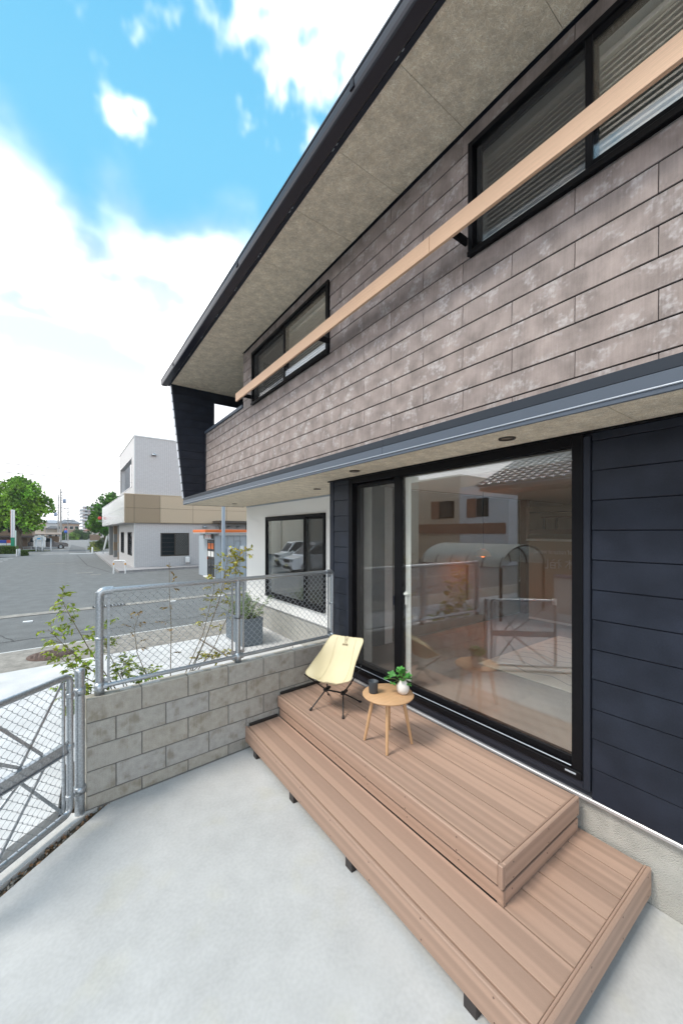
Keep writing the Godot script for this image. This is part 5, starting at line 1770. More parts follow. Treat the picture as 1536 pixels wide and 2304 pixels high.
func clump() -> ArrayMesh:
	if leaf_clump == null:
		var m := MB.new()
		m.smooth(true)
		var r := RandomNumberGenerator.new()
		r.seed = 77
		for i in 7:
			var d := Vector3(r.randf_range(-1, 1), r.randf_range(-1, 1), r.randf_range(-1, 1)).normalized()
			var at := d * r.randf_range(0.1, 0.5)
			var t := Vector3(r.randf_range(-1, 1), r.randf_range(-1, 1), r.randf_range(-1, 1)).normalized()
			var s := t.cross(d).normalized() * 0.2
			m.col = Color.WHITE * r.randf_range(0.8, 1.15)
			m.col.a = 1.0
			m.tri(at - t * 0.3, at + s, at + t * 0.34)
			m.tri(at - t * 0.3, at + t * 0.34, at - s)
		leaf_clump = m.done()
	return leaf_clump


# foliage through the shell of some blobs [centre, radii]; colour varies by clump
func foliage(parent: Node, called: String, blobs: Array, n: int, size: float, tone: Color) -> void:
	var mm := MultiMesh.new()
	mm.transform_format = MultiMesh.TRANSFORM_3D
	mm.use_colors = true
	mm.mesh = clump()
	mm.instance_count = n
	var nz := noise(int(tone.r * 1000) + n, 0.55, 3)
	var total := 0.0
	for b: Array in blobs:
		total += (b[1] as Vector3).length_squared()
	var base: Vector3 = W.get(parent, Vector3.ZERO)
	for i in n:
		var pick := rng.randf() * total
		var b: Array = blobs[0]
		for q: Array in blobs:
			pick -= (q[1] as Vector3).length_squared()
			b = q
			if pick <= 0:
				break
		var d := Vector3(rng.randfn(), rng.randfn(), rng.randfn()).normalized()
		var rad := pow(rng.randf(), 0.34)
		var p: Vector3 = b[0] + d * (b[1] as Vector3) * rad
		p += d * nz.get_noise_3dv(p) * size * 3.0
		var v := maxf(0.25, 1.0 + 1.3 * nz.get_noise_3dv(p * 1.3 + Vector3.ONE * 9) + rng.randf_range(-0.25, 0.25))
		var warm := nz.get_noise_3dv(p * 0.6)
		mm.set_instance_transform(i, Transform3D(Basis.from_euler(Vector3(rng.randf() * TAU, rng.randf() * TAU, 0)) * Basis.from_scale(Vector3.ONE * size * rng.randf_range(0.7, 1.4)), p - base))
		mm.set_instance_color(i, Color(tone.r * v * (1.0 + 0.3 * warm), tone.g * v, tone.b * v * (1.0 - 0.3 * warm)))
	var o := MultiMeshInstance3D.new()
	o.name = num(parent, called)
	o.multimesh = mm
	o.material_override = M.leaf
	o.set_meta("kind", "stuff")
	parent.add_child(o, true)


func tree(called: String, label: String, base: Vector3, trunk: float, girth: float, blobs: Array, n: int, size: float, tone: Color, group := "") -> void:
	var t := thing(called, label, "tree", base, 0.0, group)
	var m := MB.new()
	m.tube([Vector3(0, -0.1, 0), Vector3(0.03, trunk * 0.3, 0), Vector3(-0.03, trunk * 0.7, 0.02), Vector3(0, trunk, 0)], [girth * 1.5, girth * 1.05, girth * 0.9, girth * 0.85], 10)
	for b: Array in blobs:
		var e: Vector3 = b[0] - base
		m.tube([Vector3(0, trunk * 0.92, 0), Vector3(0, trunk, 0).lerp(e, 0.5) + Vector3(0, -0.2, 0), e], [girth * 0.6, girth * 0.4, girth * 0.1], 6)
	put(t, "trunk", m.done(), M.bark, base)
	foliage(t, "crown", blobs, n, size, tone)


func hedge(label: String, x0: float, x1: float, y0: float, y1: float, z0: float, z1: float, tone: Color, n: int, plinth := 0.0) -> void:
	var h := thing("hedge", label, "hedge", Vector3((x0 + x1) / 2, y0, (z0 + z1) / 2))
	if plinth > 0:
		slabp(h, "plinth", M.kerb, x0 - 0.05, x1 + 0.05, y0, y0 + plinth, z0, z1 + 0.15)
		y0 += plinth
	slabp(h, "branches", mk("hedge_inside", Color(0.03, 0.045, 0.012), 0.95) if not M.has("hedge_inside") else M.hedge_inside, x0 + 0.06, x1 - 0.06, y0, y1 - 0.08, z0 + 0.06, z1 - 0.06)
	var mm := MultiMesh.new()
	mm.transform_format = MultiMesh.TRANSFORM_3D
	mm.use_colors = true
	mm.mesh = clump()
	mm.instance_count = n
	var c := Vector3((x0 + x1) / 2, (y0 + y1) / 2, (z0 + z1) / 2)
	var s := Vector3(x1 - x0, y1 - y0, z1 - z0) / 2
	var base: Vector3 = W[h]
	for i in n:
		var p := Vector3(rng.randf_range(-1, 1), rng.randf_range(-1, 1), rng.randf_range(-1, 1))
		var f := rng.randi() % 5
		if f < 2:
			p.y = 1.0
		elif f < 4:
			p.z = 1.0
		else:
			p.x = 1.0 if rng.randf() < 0.7 else -1.0
		var v := rng.randf_range(0.55, 1.35)
		mm.set_instance_transform(i, Transform3D(Basis.from_euler(Vector3(rng.randf() * TAU, rng.randf() * TAU, 0)) * Basis.from_scale(Vector3.ONE * 0.14 * rng.randf_range(0.7, 1.3)), c + p * s - base))
		mm.set_instance_color(i, tone * v)
	var o := MultiMeshInstance3D.new()
	o.name = "foliage"
	o.multimesh = mm
	o.material_override = M.leaf
	o.set_meta("kind", "stuff")
	h.add_child(o, true)


# a car facing +x at its own origin; outline points are (along, height) from the rear
func make_car(called: String, label: String, category: String, paint: Color, long: float, wide: float, lower: PackedVector2Array, cabin: PackedVector2Array, wheels: Vector2, wr: float, group := "") -> Node3D:
	var c := thing(called, label, category, Vector3.ZERO, 0.0, group)
	var pm := mk("paint_" + called + str(int(paint.r * 90)), paint, 0.25)
	pm.clearcoat_enabled = true
	pm.clearcoat = 0.8
	pm.clearcoat_roughness = 0.05
	var b := MB.new()
	b.smooth(false)
	loft(b, lower, wide / 2 - 0.02, wide / 2 - 0.06, 0.3, 1.0)
	put(c, "body", b.done(), pm)
	var y0 := 9.0
	var y1 := 0.0
	for p in cabin:
		y0 = minf(y0, p.y)
		y1 = maxf(y1, p.y)
	var cb := MB.new()
	loft(cb, cabin, wide / 2 - 0.07, wide / 2 - 0.2, y0, y1)
	put(c, "cabin", cb.done(), pm)
	# glass: the cabin outline drawn in a little, on both sides, and front and rear panes
	var mid := Vector2.ZERO
	for p in cabin:
		mid += p / cabin.size()
	for s: float in [1.0, -1.0]:
		for half in 2:
			var g := PackedVector2Array()
			for p in cabin:
				var q: Vector2 = mid + (p - mid) * Vector2(0.92, 0.82)
				q.x = minf(q.x, mid.x - 0.04) if half == 0 else maxf(q.x, mid.x + 0.04)
				g.append(q)
			var gm := MB.new()
			var idx := Geometry2D.triangulate_polygon(g)
			for i in range(0, idx.size(), 3):
				var t := []
				for k in 3:
					var q := g[idx[i + k]]
					var hw := lerpf(wide / 2 - 0.07, wide / 2 - 0.2, (q.y - y0) / (y1 - y0)) + 0.006
					t.append(Vector3(q.x, q.y, s * hw))
				gm.tri(t[0], t[1], t[2])
				gm.tri(t[2], t[1], t[0])
			put(c, "side_window", gm.done(), M.dark_glass)
	for f in 2:
		# steepest edge at the front or rear of the cabin
		var i0 := cabin.size() - 2 if f == 0 else 0
		var a := cabin[i0]
		var d := cabin[i0 + 1]
		var n := Vector2(absf(d.y - a.y), absf(d.x - a.x)).normalized() * 0.008
		n.x *= 1.0 if f == 0 else -1.0
		var wm := MB.new()
		var lo := a.lerp(d, 0.12) + n
		var hi := a.lerp(d, 0.88) + n
		var wl := lerpf(wide / 2 - 0.07, wide / 2 - 0.2, (lo.y - y0) / (y1 - y0)) - 0.07
		var wh := lerpf(wide / 2 - 0.07, wide / 2 - 0.2, (hi.y - y0) / (y1 - y0)) - 0.07
		wm.quad(Vector3(lo.x, lo.y, -wl), Vector3(lo.x, lo.y, wl), Vector3(hi.x, hi.y, wh), Vector3(hi.x, hi.y, -wh))
		wm.quad(Vector3(hi.x, hi.y, -wh), Vector3(hi.x, hi.y, wh), Vector3(lo.x, lo.y, wl), Vector3(lo.x, lo.y, -wl))
		put(c, "windscreen" if f == 0 else "rear_window", wm.done(), M.dark_glass)
	for x: float in [wheels.x, wheels.y]:
		for s: float in [1.0, -1.0]:
			var w := MB.new()
			w.lathe([Vector2(wr * 0.62, 0.09), Vector2(wr * 0.95, 0.1), Vector2(wr, 0.06), Vector2(wr, -0.06), Vector2(wr * 0.95, -0.1), Vector2(0, -0.1)], 20)
			var o := put(c, "wheel", w.done(), M.rubber, Vector3(x, wr, s * (wide / 2 - 0.1)), Basis(Vector3.RIGHT, PI / 2 * s))
			var h := MB.new()
			h.lathe([Vector2(0, 0.085), Vector2(wr * 0.15, 0.09), Vector2(wr * 0.58, 0.07), Vector2(wr * 0.64, 0.092)], 20)
			var ho := MeshInstance3D.new()
			ho.name = "rim"
			ho.mesh = h.done()
			ho.material_override = M.zinc
			o.add_child(ho, true)
		var ar := MB.new()
		ar.box(Vector3(x, wr * 1.05, 0), Vector3(wr * 2.3, wr * 1.9, wide - 0.16), 0.05)
		put(c, "wheel_well", ar.done(), M.black_shadow)
	var fx := lower[lower.size() - 1].x
	var fy := 0.62
	for p in lower:
		if p.x > fx - 0.25:
			fy = maxf(fy, p.y * 0.86)
	for s: float in [1.0, -1.0]:
		put(c, "headlight", bx(Vector3(0.14, 0.17, 0.34), 0.03), M.grey_plastic, Vector3(fx - 0.04, fy, s * (wide / 2 - 0.24)))
		put(c, "mirror", bx(Vector3(0.1, 0.13, 0.18), 0.04), pm, Vector3(cabin[cabin.size() - 1].x - 0.35, y0 + 0.12, s * (wide / 2 + 0.06)))
	put(c, "grille", bx(Vector3(0.09, 0.2, wide - 0.95), 0.02), M.black_alu, Vector3(fx + 0.0, fy - 0.04, 0))
	put(c, "bumper_intake", bx(Vector3(0.05, 0.16, wide - 0.5), 0.02), M.black_alu, Vector3(fx + 0.005, 0.34, 0))
	put(c, "number_plate", bx(Vector3(0.02, 0.16, 0.33), 0.004), mk("plate", Color(0.65, 0.6, 0.3), 0.6) if not M.has("plate") else M.plate, Vector3(fx + 0.035, 0.45, 0))
	return c


func loft(m: MB, poly: PackedVector2Array, w0: float, w1: float, y0: float, y1: float) -> void:
	var ps := poly.duplicate()
	if Geometry2D.is_polygon_clockwise(ps):
		ps.reverse()
	var idx := Geometry2D.triangulate_polygon(ps)
	var hw := func(y: float) -> float: return lerpf(w0, w1, clampf((y - y0) / (y1 - y0), 0.0, 1.0))
	for i in range(0, idx.size(), 3):
		var a := ps[idx[i]]
		var b := ps[idx[i + 1]]
		var c := ps[idx[i + 2]]
		if (b - a).cross(c - a) < 0:
			var t := b
			b = c
			c = t
		m.tri(Vector3(a.x, a.y, hw.call(a.y)), Vector3(b.x, b.y, hw.call(b.y)), Vector3(c.x, c.y, hw.call(c.y)))
		m.tri(Vector3(c.x, c.y, -hw.call(c.y)), Vector3(b.x, b.y, -hw.call(b.y)), Vector3(a.x, a.y, -hw.call(a.y)))
	for i in ps.size():
		var a := ps[i]
		var b := ps[(i + 1) % ps.size()]
		m.quad(Vector3(a.x, a.y, hw.call(a.y)), Vector3(a.x, a.y, -hw.call(a.y)), Vector3(b.x, b.y, -hw.call(b.y)), Vector3(b.x, b.y, hw.call(b.y)))
	m.smooth(false)


func build_street() -> void:
	# everything across the road, left to right
	tree("broadleaf_tree", "large round green tree behind the tall white sign", Vector3(-4.65, -0.1, -62), 2.6, 0.32, [
		[Vector3(-4.6, 6.6, -62), Vector3(2.5, 2.3, 2.4)], [Vector3(-3.2, 5.4, -62), Vector3(1.7, 1.9, 2.0)], [Vector3(-6.0, 6.0, -62), Vector3(1.7, 2.2, 2.0)], [Vector3(-4.4, 8.0, -62), Vector3(1.4, 1.4, 1.5)],
		[Vector3(-3.6, 7.1, -61.5), Vector3(1.3, 1.4, 1.5)], [Vector3(-5.4, 4.0, -61.5), Vector3(1.9, 1.3, 1.6)], [Vector3(-3.3, 3.5, -61.5), Vector3(1.2, 0.9, 1.2)], [Vector3(-2.3, 5.6, -61.8), Vector3(0.9, 1.1, 1.0)]], 5200, 0.34, Color(0.17, 0.34, 0.03), "trees along the side street")
	tree("broadleaf_tree", "smaller green tree cut by the left picture edge", Vector3(-7.2, -0.1, -63), 2.0, 0.22, [[Vector3(-7.0, 4.2, -63), Vector3(1.5, 1.7, 1.5)], [Vector3(-6.6, 3.0, -63), Vector3(1.0, 0.8, 1.0)]], 1500, 0.32, Color(0.1, 0.24, 0.025), "trees along the side street")
	hedge("clipped green hedge on a pale concrete base under the white sign", -9.5, -3.92, -0.1, 0.9, -51.2, -50.0, Color(0.1, 0.17, 0.02), 1500, 0.24)
	hedge("low clipped hedge right of the white marker posts", -3.66, -3.1, -0.1, 0.45, -51.4, -50.4, Color(0.08, 0.14, 0.02), 260)
	hedge("long low hedge below the pipe railing", -4.0, -2.9, -0.25, 0.05, -62.6, -61.9, Color(0.09, 0.15, 0.02), 420)
	hedge("patchy low planting beside the grey posts", -2.85, -1.5, -0.3, -0.1, -62.8, -61.7, Color(0.16, 0.17, 0.03), 260)
	var s := thing("tall_sign", "tall narrow white sign board with a green foot", "sign", Vector3(-4.25, -0.1, -50.3))
	slabp(s, "board", M.white_paint, -4.41, -4.1, 1.78, 4.58, -50.5, -50.3, 0.02)
	slabp(s, "side_stripe", mk("red_stripe", Color(0.5, 0.06, 0.05), 0.5), -4.44, -4.411, 1.78, 4.58, -50.48, -50.32)
	slabp(s, "foot", mk("sign_green", Color(0.02, 0.3, 0.17), 0.5), -4.41, -4.12, -0.1, 1.779, -50.5, -50.3, 0.01)
	slabp(s, "centre_line", mk("pale_blue", Color(0.4, 0.42, 0.55), 0.5), -4.29, -4.26, 1.8, 4.5, -50.299, -50.295)
	var fp := put(self, "flag_pole", bx(Vector3(0.09, 2.6, 0.09), 0.02), mk("mint_white", Color(0.66, 0.8, 0.74), 0.5), Vector3(-4.03, 1.2, -50.3))
	tag(fp, "thin pale mint pole standing against the tall white sign", "pole")
	for q: Array in [[-3.91, "nearest of the three white marker posts beside the hedge"], [-3.8, "middle one of the three white marker posts beside the hedge"], [-3.72, "farthest of the three white marker posts, against the low hedge"]]:
		var m := MB.new()
		m.lathe([Vector2(0.05, 0), Vector2(0.05, 0.7), Vector2(0.03, 0.74), Vector2(0, 0.745)], 12)
		var o := put(self, "marker_post", m.done(), M.white_paint, Vector3(q[0], -0.1, -49.8 - (q[0] + 3.91) * 3.0))
		tag(o, q[1], "post", "white marker posts")
	for q: Array in [[-5.4, -4.86, Color(0.03, 0.07, 0.4), "blue and white banner sign behind the hedge"], [-4.83, -4.44, Color(0.6, 0.1, 0.07), "red and white banner sign left of the tall sign's foot"]]:
		var o := thing("banner_sign", q[3], "sign", Vector3(q[0], 0, -51.6))
		slabp(o, "board", mk("banner" + str(q[0]), q[2], 0.5), q[0], q[1], 1.2, 1.52, -51.62, -51.58, 0.005)
		slabp(o, "lower_board", M.white_paint, q[0], q[1], 0.98, 1.199, -51.62, -51.58, 0.005)
		slabp(o, "post", M.bark, (q[0] + q[1]) / 2 - 0.03, (q[0] + q[1]) / 2 + 0.03, -0.1, 0.98, -51.64, -51.6)
	# brown building with outside stair behind the tree
	var b := thing("brown_building", "low brown building with outside stair behind the tree", "building", Vector3(-8, -0.1, -72))
	var wallm := mk("brown_wall", Color(0.22, 0.15, 0.1), 0.8)
	slabp(b, "wall", wallm, -14, -3.9, -0.1, 4.6, -78, -72)
	slabp(b, "roof", mk("brown_roof", Color(0.08, 0.06, 0.055), 0.7), -14.3, -3.6, 4.601, 4.8, -78.3, -71.7)
	slabp(b, "balcony", M.brown_roof, -12, -3.2, 1.6, 1.85, -72, -70.8)
	for i in 5:
		slabp(b, "post", M.brown_wall, -11.0 + i * 1.7, -10.85 + i * 1.7, -0.1, 1.6, -71.0, -70.85)
	for i in 4:
		slabp(b, "window", M.dark_glass, -9.6 + i * 1.5, -8.8 + i * 1.5, 2.3, 3.5, -71.99, -71.95)
		slabp(b, "shutter", M.interior_warm, -9.0 + i * 1.5, -8.75 + i * 1.5, 0.3, 1.5, -71.99, -71.95)
	for i in 9:
		slabp(b, "step", M.brown_roof, -6.9, -6.1, 0.0 + i * 0.22, 0.05 + i * 0.22, -70.7 - i * 0.13, -70.45 - i * 0.13)
	# white tank, posts and railing
	var t := thing("storage_tank", "square white storage tank with domed lid and blue label", "tank", Vector3(-2.7, 0.2, -62.8))
	slabp(t, "lower_case", M.white_paint, -3.28, -2.08, 0.35, 1.2, -63.4, -62.3, 0.06)
	slabp(t, "upper_case", M.white_paint, -3.32, -2.04, 1.21, 1.72, -63.45, -62.25, 0.06)
	slabp(t, "lid", M.white_paint, -3.2, -2.2, 1.73, 1.9, -63.3, -62.4, 0.12)
	slabp(t, "label", mk("blue_label", Color(0.12, 0.4, 0.7), 0.5), -2.9, -2.55, 1.4, 1.6, -62.249, -62.24)
	slabp(t, "stand", M.grey_plastic, -3.2, -2.2, -0.1, 0.34, -63.3, -62.4)
	for q: Array in [[-2.98, 1.43, "left of three grey posts before the white tank"], [-2.37, 1.69, "tallest grey post, middle of three before the white tank"], [-1.49, 1.54, "right of three grey posts, beside the black car"]]:
		var m := MB.new()
		m.lathe([Vector2(0.06, 0), Vector2(0.06, q[1] + 0.1), Vector2(0, q[1] + 0.12)], 12)
		tag(put(self, "grey_post", m.done(), M.zinc, Vector3(q[0], -0.1, -61.8)), q[2], "post", "grey posts by the tank")
	var rl := thing("pipe_railing", "low galvanised pipe railing between tree and tank", "railing", Vector3(-3.6, -0.1, -61.9))
	for y: float in [0.42, 0.18]:
		slabp(rl, "rail", M.zinc, -4.35, -2.7, y, y + 0.07, -61.95, -61.88, 0.01)
	for x: float in [-4.3, -3.5, -2.72]:
		slabp(rl, "post", M.zinc, x, x + 0.07, -0.1, 0.5, -62.03, -61.96)
	# black car
	var car := make_car("estate_car", "black long bonnet car parked beside the white tank", "car", Color(0.012, 0.01, 0.014), 4.7, 1.8,
		PackedVector2Array([Vector2(-2.3, 0.3), Vector2(-2.35, 0.9), Vector2(-2.2, 1.02), Vector2(0.5, 1.0), Vector2(1.9, 0.9), Vector2(2.25, 0.8), Vector2(2.33, 0.55), Vector2(2.3, 0.28)]),
		PackedVector2Array([Vector2(-2.2, 1.0), Vector2(-2.0, 1.58), Vector2(-0.2, 1.62), Vector2(0.1, 1.58), Vector2(0.75, 1.0)]), Vector2(-1.45, 1.45), 0.33)
	car.position = Vector3(-1.95, -0.1, -70.6)
	var spec_a := PackedVector2Array([Vector2(-1.65, 0.25), Vector2(-1.7, 0.95), Vector2(1.1, 0.98), Vector2(1.6, 0.9), Vector2(1.7, 0.7), Vector2(1.7, 0.25)])
	var cab_a := PackedVector2Array([Vector2(-1.68, 0.94), Vector2(-1.6, 1.72), Vector2(-1.4, 1.78), Vector2(0.5, 1.76), Vector2(0.68, 1.7), Vector2(1.2, 0.96)])
	var ka := make_car("boxy_car", "boxy white small car at the left picture edge beside the hedge", "car", Color(0.75, 0.75, 0.73), 3.4, 1.5, spec_a, cab_a, Vector2(-1.15, 1.2), 0.29, "cars parked across the road")
	ka.position = Vector3(-6.8, -0.1, -48.2)
	var k2 := dup(ka, Vector3(-6.1, -0.1, -24.2), 0.12, "boxy cream white car mirrored in the white wall's window, left half")
	k2.set_meta("category", "car")
	var mv := make_car("minivan", "white minivan mirrored large in the white wall's window", "car", Color(0.72, 0.73, 0.76), 4.7, 1.7,
		PackedVector2Array([Vector2(-2.3, 0.25), Vector2(-2.35, 1.0), Vector2(1.5, 1.02), Vector2(2.2, 0.88), Vector2(2.36, 0.65), Vector2(2.34, 0.25)]),
		PackedVector2Array([Vector2(-2.32, 1.0), Vector2(-2.2, 1.75), Vector2(-2.0, 1.83), Vector2(0.5, 1.8), Vector2(0.8, 1.72), Vector2(1.7, 1.0)]), Vector2(-1.5, 1.5), 0.32, "cars parked across the road")
	mv.position = Vector3(-5.25, -0.1, -19.9)
	mv.rotation.y = 0.08
	var bc := make_car("small_car", "light blue small car mirrored between the two white cars", "car", Color(0.2, 0.36, 0.5), 3.8, 1.65,
		PackedVector2Array([Vector2(-1.85, 0.25), Vector2(-1.9, 0.9), Vector2(1.2, 0.92), Vector2(1.75, 0.78), Vector2(1.9, 0.55), Vector2(1.88, 0.25)]),
		PackedVector2Array([Vector2(-1.85, 0.9), Vector2(-1.55, 1.42), Vector2(-1.2, 1.5), Vector2(0.2, 1.48), Vector2(0.4, 1.42), Vector2(1.15, 0.92)]), Vector2(-1.2, 1.2), 0.3, "cars parked across the road")
	bc.position = Vector3(-6.6, -0.1, -22.0)
	# white bollard and leaning sign by the step
	var bm := MB.new()
	bm.lathe([Vector2(0.08, 0), Vector2(0.08, 0.66), Vector2(0.05, 0.74), Vector2(0, 0.75)], 14)
	tag(put(self, "bollard", bm.done(), M.white_paint, Vector3(2.5, -0.1, -51.5)), "lone white bollard at the road end of the tiled step", "bollard")
	var fr := thing("leaning_board", "leaning framed notice board on the far end of the tiled step", "sign board", Vector3(3.55, 0.03, -47.8))
	var lean := Basis(Vector3.BACK, -0.2)
	put(fr, "board", bx(Vector3(0.06, 1.5, 1.6), 0.01), mk("board_grey", Color(0.35, 0.38, 0.38), 0.5), Vector3(3.5, 1.15, -47.8), lean)
	for z: float in [-48.55, -47.05]:
		put(fr, "leg", bx(Vector3(0.05, 2.0, 0.05)), M.zinc, Vector3(3.46, 1.0, z), lean)
		put(fr, "strut", bx(Vector3(0.04, 1.9, 0.04)), M.zinc, Vector3(3.85, 0.95, z), Basis(Vector3.BACK, 0.12))
	# trees beyond the tiled building
	tree("broadleaf_tree", "tall dark green tree rising behind the tiled building", Vector3(4.9, -0.1, -66), 2.4, 0.28, [
		[Vector3(4.9, 5.2, -66), Vector3(2.0, 2.2, 2.0)], [Vector3(4.0, 3.9, -66), Vector3(1.3, 1.5, 1.6)], [Vector3(5.6, 7.0, -66), Vector3(1.3, 1.6, 1.6)], [Vector3(3.5, 3.2, -65.5), Vector3(0.9, 1.0, 1.0)], [Vector3(4.7, 3.0, -65.5), Vector3(1.3, 1.0, 1.2)]], 3200, 0.34, Color(0.09, 0.22, 0.024), "trees along the side street")
	var gs := thing("verge_planting", "strip of rough grass along the right side of the street", "grass", Vector3(3.6, -0.1, -75), 0.0)
	var blobs := []
	for i in 9:
		blobs.append([Vector3(2.95 + i * 0.28, -0.02, -58 - i * 5.5), Vector3(0.55, 0.28, 2.8)])
	foliage(gs, "tufts", blobs, 1100, 0.2, Color(0.16, 0.19, 0.035))
	for q: Array in [[4.1, -60.0, "dark bushy shrub under the tall tree by the step"], [4.9, -75.0, "second dark shrub farther along the verge"]]:
		var sh := thing("verge_shrub", q[2], "shrub", Vector3(q[0], -0.1, q[1]))
		slabp(sh, "stem", M.bark, q[0] - 0.05, q[0] + 0.05, -0.1, 0.5, q[1] - 0.05, q[1] + 0.05)
		foliage(sh, "leaves", [[Vector3(q[0], 0.55, q[1]), Vector3(0.7, 0.6, 0.7)]], 300, 0.25, Color(0.05, 0.08, 0.015))


func build_far() -> void:
	# hedges and bushes at the end of the street
	for q: Array in [[2.3, 0.95, -150.0, 1.75, 1.3, 1.3, "bright green rounded bush in the middle of the street end", Color(0.16, 0.3, 0.035)], [3.9, 1.9, -156.0, 1.9, 1.9, 1.6, "taller dark green bush behind the bright rounded bush", Color(0.04, 0.1, 0.015)], [5.9, 1.2, -158.0, 1.6, 1.4, 1.4, "dark bush at the right of the street end", Color(0.045, 0.09, 0.018)], [-0.35, 1.4, -152.0, 1.0, 1.5, 1.2, "narrow dark green bush left of the round road sign", Color(0.05, 0.12, 0.02)], [0.9, 1.1, -158.0, 1.3, 1.0, 1.2, "yellowish green bush behind the round road sign", Color(0.15, 0.24, 0.04)]]:
		var o := thing("bush", q[6], "bush", Vector3(q[0], -0.1, q[2]))
		slabp(o, "stem", M.bark, q[0] - 0.1, q[0] + 0.1, -0.1, 0.6, q[2] - 0.1, q[2] + 0.1)
		foliage(o, "leaves", [[Vector3(q[0], q[1] - 0.1, q[2]), Vector3(q[3], q[4], q[5])]], 900, 0.36, q[7])
	hedge("small square clipped hedge at the right of the street end", 4.95, 5.95, -0.1, 1.7, -151, -149.5, Color(0.1, 0.19, 0.03), 500)
	var rs := thing("road_sign", "round blue road sign with a red disc above it on a pole", "road sign", Vector3(0.2, -0.1, -149))
	slabp(rs, "pole", M.white_paint, 0.16, 0.24, -0.1, 3.6, -149.1, -149.0)
	var dm := MB.new()
	dm.lathe([Vector2(0, 0.03), Vector2(0.5, 0.03), Vector2(0.5, 0.0), Vector2(0, 0)], 24)
	var disc := dm.done()
	put(rs, "blue_disc", disc, mk("sign_blue", Color(0.02, 0.1, 0.45), 0.5), Vector3(0.2, 2.55, -148.98), Basis(Vector3.RIGHT, PI / 2))
	put(rs, "red_disc", disc, M.red_plastic, Vector3(0.2, 3.25, -149.2), Basis(Vector3.RIGHT, PI / 2) * Basis.from_scale(Vector3.ONE * 0.7))
	# flat canopy
	var ca := thing("car_shelter", "long flat beige shelter roof on posts behind the black car", "shelter", Vector3(-2.4, -0.1, -85))
	slabp(ca, "roof", mk("shelter_beige", Color(0.52, 0.42, 0.36), 0.6), -4.4, -0.5, 1.9, 2.25, -88, -85, 0.1)
	for x: float in [-4.2, -2.5, -0.65]:
		slabp(ca, "post", M.grey_plastic, x, x + 0.12, -0.1, 1.9, -85.3, -85.15)
	slabp(ca, "rear_wall", M.brown_wall, -4.3, -0.9, -0.1, 1.6, -88, -87.8)
	# houses
	house_far("grey tiled two storey house with tan walls at the street end", Vector3(1.0, -0.1, -160), 6.0, 5.6, 6.0, 1.3, Color(0.4, 0.28, 0.21), Color(0.17, 0.18, 0.2), 4)
	house_far("small dark roofed house left of the utility poles", Vector3(-3.3, -0.1, -166), 3.6, 3.8, 5.0, 0.9, Color(0.33, 0.3, 0.25), Color(0.09, 0.085, 0.085), 2)
	house_far("cream two storey house behind the tree's right edge", Vector3(-7.2, -0.1, -168), 3.6, 6.0, 5.0, 0.7, Color(0.56, 0.46, 0.36), Color(0.3, 0.27, 0.25), 2)
	house_far("low dark roofed house behind the bright round bush", Vector3(2.6, -0.1, -170), 2.6, 2.7, 4.0, 1.0, Color(0.3, 0.22, 0.18), Color(0.06, 0.065, 0.08), 1)
	house_far("low house with reddish roof below the apartment block", Vector3(9.2, -0.1, -175), 6.0, 3.2, 5.0, 1.2, Color(0.55, 0.5, 0.46), Color(0.3, 0.13, 0.1), 3)
	house_far("pale grey roofed house far left of the poles", Vector3(-4.6, -0.1, -210), 6.0, 6.6, 6.0, 1.4, Color(0.5, 0.5, 0.5), Color(0.28, 0.3, 0.34), 3)
	# low brown wall at the right of the street
	var bw := thing("garden_wall", "low brown garden wall at the right of the street end", "wall", Vector3(7.2, -0.1, -140))
	slabp(bw, "wall", M.brown_wall, 6.2, 9.0, -0.1, 1.5, -141, -140.7)
	slabp(bw, "coping", M.interior_warm, 6.1, 9.1, 1.501, 1.7, -141.1, -140.6)
	# apartment block, eight floors of balconies
	var a := thing("apartment_block", "eight storey pale apartment block with rows of balconies", "apartment building", Vector3(17, -0.1, -380))
	var pale := mk("apartment_white", Color(0.6, 0.6, 0.62), 0.8)
	var pink := mk("apartment_pink", Color(0.5, 0.4, 0.36), 0.8)
	slabp(a, "wall", pink, 12.3, 30, -0.1, 23.4, -396, -380)
	slabp(a, "roof_slab", pale, 11.8, 30.5, 23.41, 24.2, -396.5, -379)
	for i in 8:
		var y := 1.2 + i * 2.8
		slabp(a, "balcony", pale, 12.0, 30.2, y, y + 1.15, -379.9, -378.4)
		slabp(a, "side_balcony", pale, 9.9, 12.29, y, y + 1.1, -395, -380.2)
		for k in 5:
			slabp(a, "window", M.dark_glass, 13.3 + k * 3.4, 15.2 + k * 3.4, y + 1.25, y + 2.5, -379.98, -379.9)
		for k in 4:
			slabp(a, "partition", pale, 12.1, 12.28, y + 1.15, y + 2.6, -394 + k * 4, -393.6 + k * 4)
	# poles and lines
	var tops := []
	for q: Array in [[-0.74, -100.0, 11.6, 0.2, "tallest concrete utility pole with a transformer"], [-1.27, -100.0 - 8.0, 11.0, 0.16, "thinner utility pole just left of the tallest one"], [0.62, -124.0, 9.6, 0.14, "slim utility pole right of the tallest one"], [7.0, -150.0, 8.6, 0.14, "slim far pole in front of the apartment block"]]:
		var p := thing("utility_pole", q[4], "utility pole", Vector3(q[0], -0.1, q[1]), 0.0, "utility poles at the street end")
		var m := MB.new()
		m.tube([Vector3(q[0], -0.1, q[1]), Vector3(q[0] + 0.02, q[2], q[1])], [q[3], q[3] * 0.62], 12)
		put(p, "shaft", m.done(), mk("pole_concrete", Color(0.3, 0.29, 0.28), 0.85) if not M.has("pole_concrete") else M.pole_concrete)
